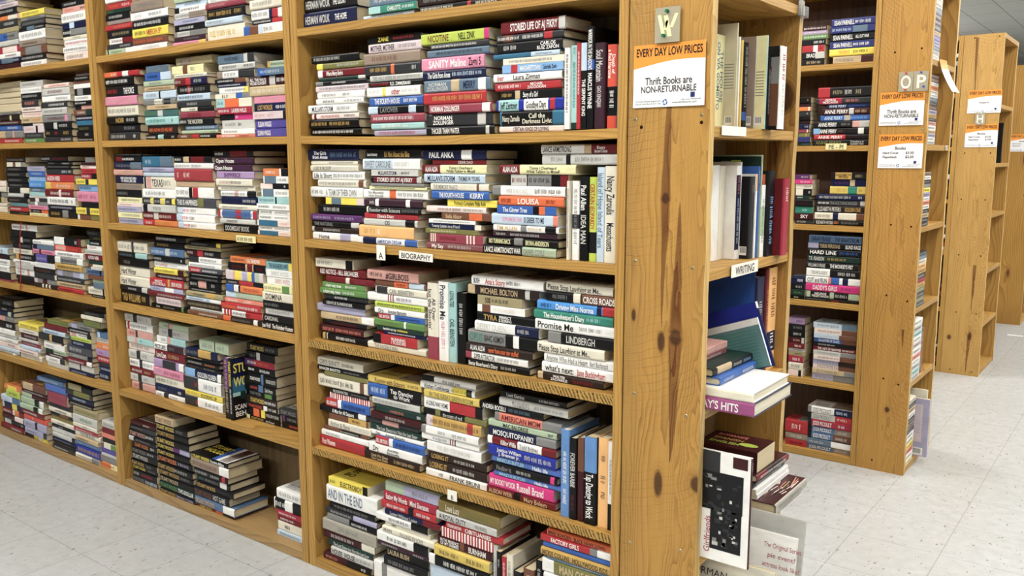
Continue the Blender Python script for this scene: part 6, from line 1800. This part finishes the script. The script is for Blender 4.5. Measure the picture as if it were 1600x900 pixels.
def stencil(x0, z0, w, h, y, ch, label, pins, lm, pc, pname):
    e = empty('letter_card', (x0, y-.0012, z0)); tag(e, label, 'card', 'stencil letter cards on the end boards')
    mb = MB(); mb.box((0, -.0012, 0), (w, 0, h), PLA); mb.build('card', e)
    mb = MB()
    if ch == 'W':
        for x1, y1, x2, y2, t in ((.17, .79, .36, .17, .14), (.43, .77, .60, .17, .17), (.40, .36, .50, .62, .10), (.66, .42, .86, .80, .13)):
            if y1 > y2: x1, y1, x2, y2 = x2, y2, x1, y1
            mb.face([(x1*w-t*w/2, -.0016, y1*h), (x1*w+t*w/2, -.0016, y1*h), (x2*w+t*w/2, -.0016, y2*h), (x2*w-t*w/2, -.0016, y2*h)], lm)
    else: put_text(mb, ch, (w*.12, -.0016, h*.17), X, Z, w*.76, h*.66, lm, 1, maxstretch=1.0)
    mb.build('letter', e)
    for k, (px, pz) in enumerate(pins):
        p, _, _ = newmat('pin_plastic', lin(pc), .3, .5); mb = MB()
        for r1, r2, a, b_ in ((.0048, .0045, 0, .0015), (.0022, .0022, .0015, .006), (.0036, .0042, .006, .0085)):
            n = 12; vb = [(r1*math.cos(2*PI*q/n), -a, r1*math.sin(2*PI*q/n)) for q in range(n)]; vt = [(r2*math.cos(2*PI*q/n), -b_, r2*math.sin(2*PI*q/n)) for q in range(n)]
            mb.add(vb+vt, [(q, (q+1) % n, n+(q+1) % n, n+q) for q in range(n)]+[tuple(range(n, 2*n)), tuple(range(n-1, -1, -1))], p)
        tag(mb.build('push_pin', None, (x0+px*w, y-.0026, z0+pz*h)), f"{pname} push pin at the {'top' if pz > .5 else 'bottom'} of the {ch} card", 'pin', 'push pins holding the letter cards')
stencil(-.1525, 1.819, .069, .086, -.0062, 'W', 'grey stencil card with a pale yellow letter W at eye level', [(.5, .88), (.38, .2)], CUT, '1f6a4c', 'green')
stencil(-.133, 1.838, .062, .09, 2.3505, 'O', 'stencil card with a white letter O on the second end board', [(.5, .93), (.5, .1)], CUTW, 'c23a30', 'red')
stencil(-.069, 1.838, .062, .09, 2.3505, 'P', 'stencil card with a white letter P beside the O card', [(.5, .93), (.72, .22)], CUTW, '2c4fb0', 'blue')
stencil(-.2, 1.762, .062, .082, 4.7405, 'H', 'stencil card with a white letter H between two price sheets', [(.6, .95), (.4, .08)], CUTW, 'd8d4cc', 'white')
def shelf_label(p, w, h, ax, txt, label, mt=TAPE, rise=0, tm=None):
    mb = MB(); t = .0012
    if ax == 'x': mb.box((0, -t, 0), (w, 0, h), mt); o, ux = (w*.06, -t-.0004, h*.14), X
    else: mb.box((0, 0, 0), (t, w, h), mt); o, ux = (t+.0004, w*.06, h*.14), (0, 1, 0)
    if txt in ('A', 'B'): o = (w*.06, -t-.0004, h*.1); put_text(mb, txt, o, ux, Z, w*.88, h*.42, tm or INKG, 1)
    elif txt == '~': scribble(mb, o, ux, Z, w*.8, h*.6, tm or INKG, random.Random(4))
    elif txt: put_text(mb, txt, o, ux, Z, w*.88, h*.66, tm or INKG, 1, maxstretch=1.1)
    return tag(mb.build('shelf_label', None, p, (0, rise, 0) if ax == 'x' else (rise, 0, 0)), label, 'label', 'paper labels on the shelf edges')
shelf_label((-1.172, -.0045, 1.199), .04, .05, 'x', 'A', 'white shelf label with the letter A beside the BIOGRAPHY label')
shelf_label((-1.068, -.0045, 1.2105), .147, .026, 'x', 'BIOGRAPHY', 'white shelf label reading BIOGRAPHY on the sawn pine shelf', rise=.02)
shelf_label((-.868, -.0075, .437), .04, .034, 'x', 'B', 'white shelf label with the letter B on the lower shelf edge')
shelf_label((.0005, .164, 1.214), .187, .034, 'y', 'WRITING', 'white shelf label reading WRITING on the end case shelf')
shelf_label((.0005, .071, 1.59), .157, .024, 'y', '', 'blank white shelf label in a clear holder on the W end case')
shelf_label((-.455, 2.3555, 1.575), .10, .03, 'x', 'PE - PI', 'cream shelf label with handwritten PE to PI below the dark thrillers', LABY)
shelf_label((-1.94, -.004, 1.216), .12, .026, 'x', '~', 'yellow shelf label with small writing in the middle bay', LABY)
shelf_label((-4.1, -.006, 1.945), .25, .028, 'x', '', 'long white blank label on the top shelf of the far bay')
shelf_label((.0005, 2.79, 1.575), .04, .022, 'y', '~', 'tiny white label on the OP end case shelf', TAPE)
# curled sheet hanging from the OP end case
mb = MB(); n = 14
for k in range(n):
    def Q(t):
        y = 2.508+.02*t; z = 1.992-.15*t; x = .003+.06*t**1.5; return x, y, z
    (xa, ya, za), (xb, yb, zb) = Q(k/n), Q((k+1)/n); mt = ORG if k < 4 else PAPER
    mb.face([(xa, ya, za), (xb, yb, zb), (xb+.012, yb+.10, zb), (xa+.012, ya+.10, za)], mt); mb.face([(xa-.001, ya, za), (xa+.011, ya+.10, za), (xb+.011, yb+.10, zb), (xb-.001, yb, zb)], mt)
tag(mb.build('price_sign'), 'curled paper sheet hanging off a shelf edge of the OP end case', 'sign')
# red ribbon hanging over books in the far bay
mb = MB(); RED, _, _ = newmat('ribbon_red', lin('b3242c'), .5, .3); n = 16; pts = []
for k in range(n+1):
    t = k/n; pts.append((-3.745-.075*t-.006*math.sin(t*6), -.0055, 1.215-.36*t))
for (xa, ya, za), (xb, yb, zb) in zip(pts, pts[1:]):
    mb.face([(xa, ya-.001, za), (xb, yb-.001, zb), (xb+.008, yb-.001, zb), (xa+.008, ya-.001, za)], RED); mb.face([(xa, ya, za), (xa+.008, ya, za), (xb+.008, yb, zb), (xb, yb, zb)], RED)
tag(mb.build('ribbon'), 'thin red ribbon hanging down over the stacks in the far bay', 'ribbon')
# white scrap on the floor by the farthest end case
mb = MB(); mb.box((0, 0, 0), (.12, .05, .003), PAPER); tag(mb.build('paper_scrap', None, (-.12, 6.55, .0)), 'small white paper strip lying on the floor between the far end cases', 'paper')
# clear holder clipped over the corner of the upper end case shelf
CLR, _, bc = newmat('clear_acrylic', (.95, .97, .98), .05, .5); bc.inputs['Transmission Weight'].default_value = .9; bc.inputs['IOR'].default_value = 1.3
mb = MB(); mb.box((.0008, .585, 1.945), (.0028, .634, 1.995), CLR); mb.box((.0028, .585, 1.945), (.016, .634, 1.947), CLR); mb.box((.014, .585, 1.947), (.016, .634, 1.975), CLR)
mb.box((-.02, .585, 1.993), (.0008, .634, 1.995), CLR)
tag(mb.build('sign_holder'), 'empty clear plastic sign holder clipped on the upper shelf corner of the W end case', 'holder')
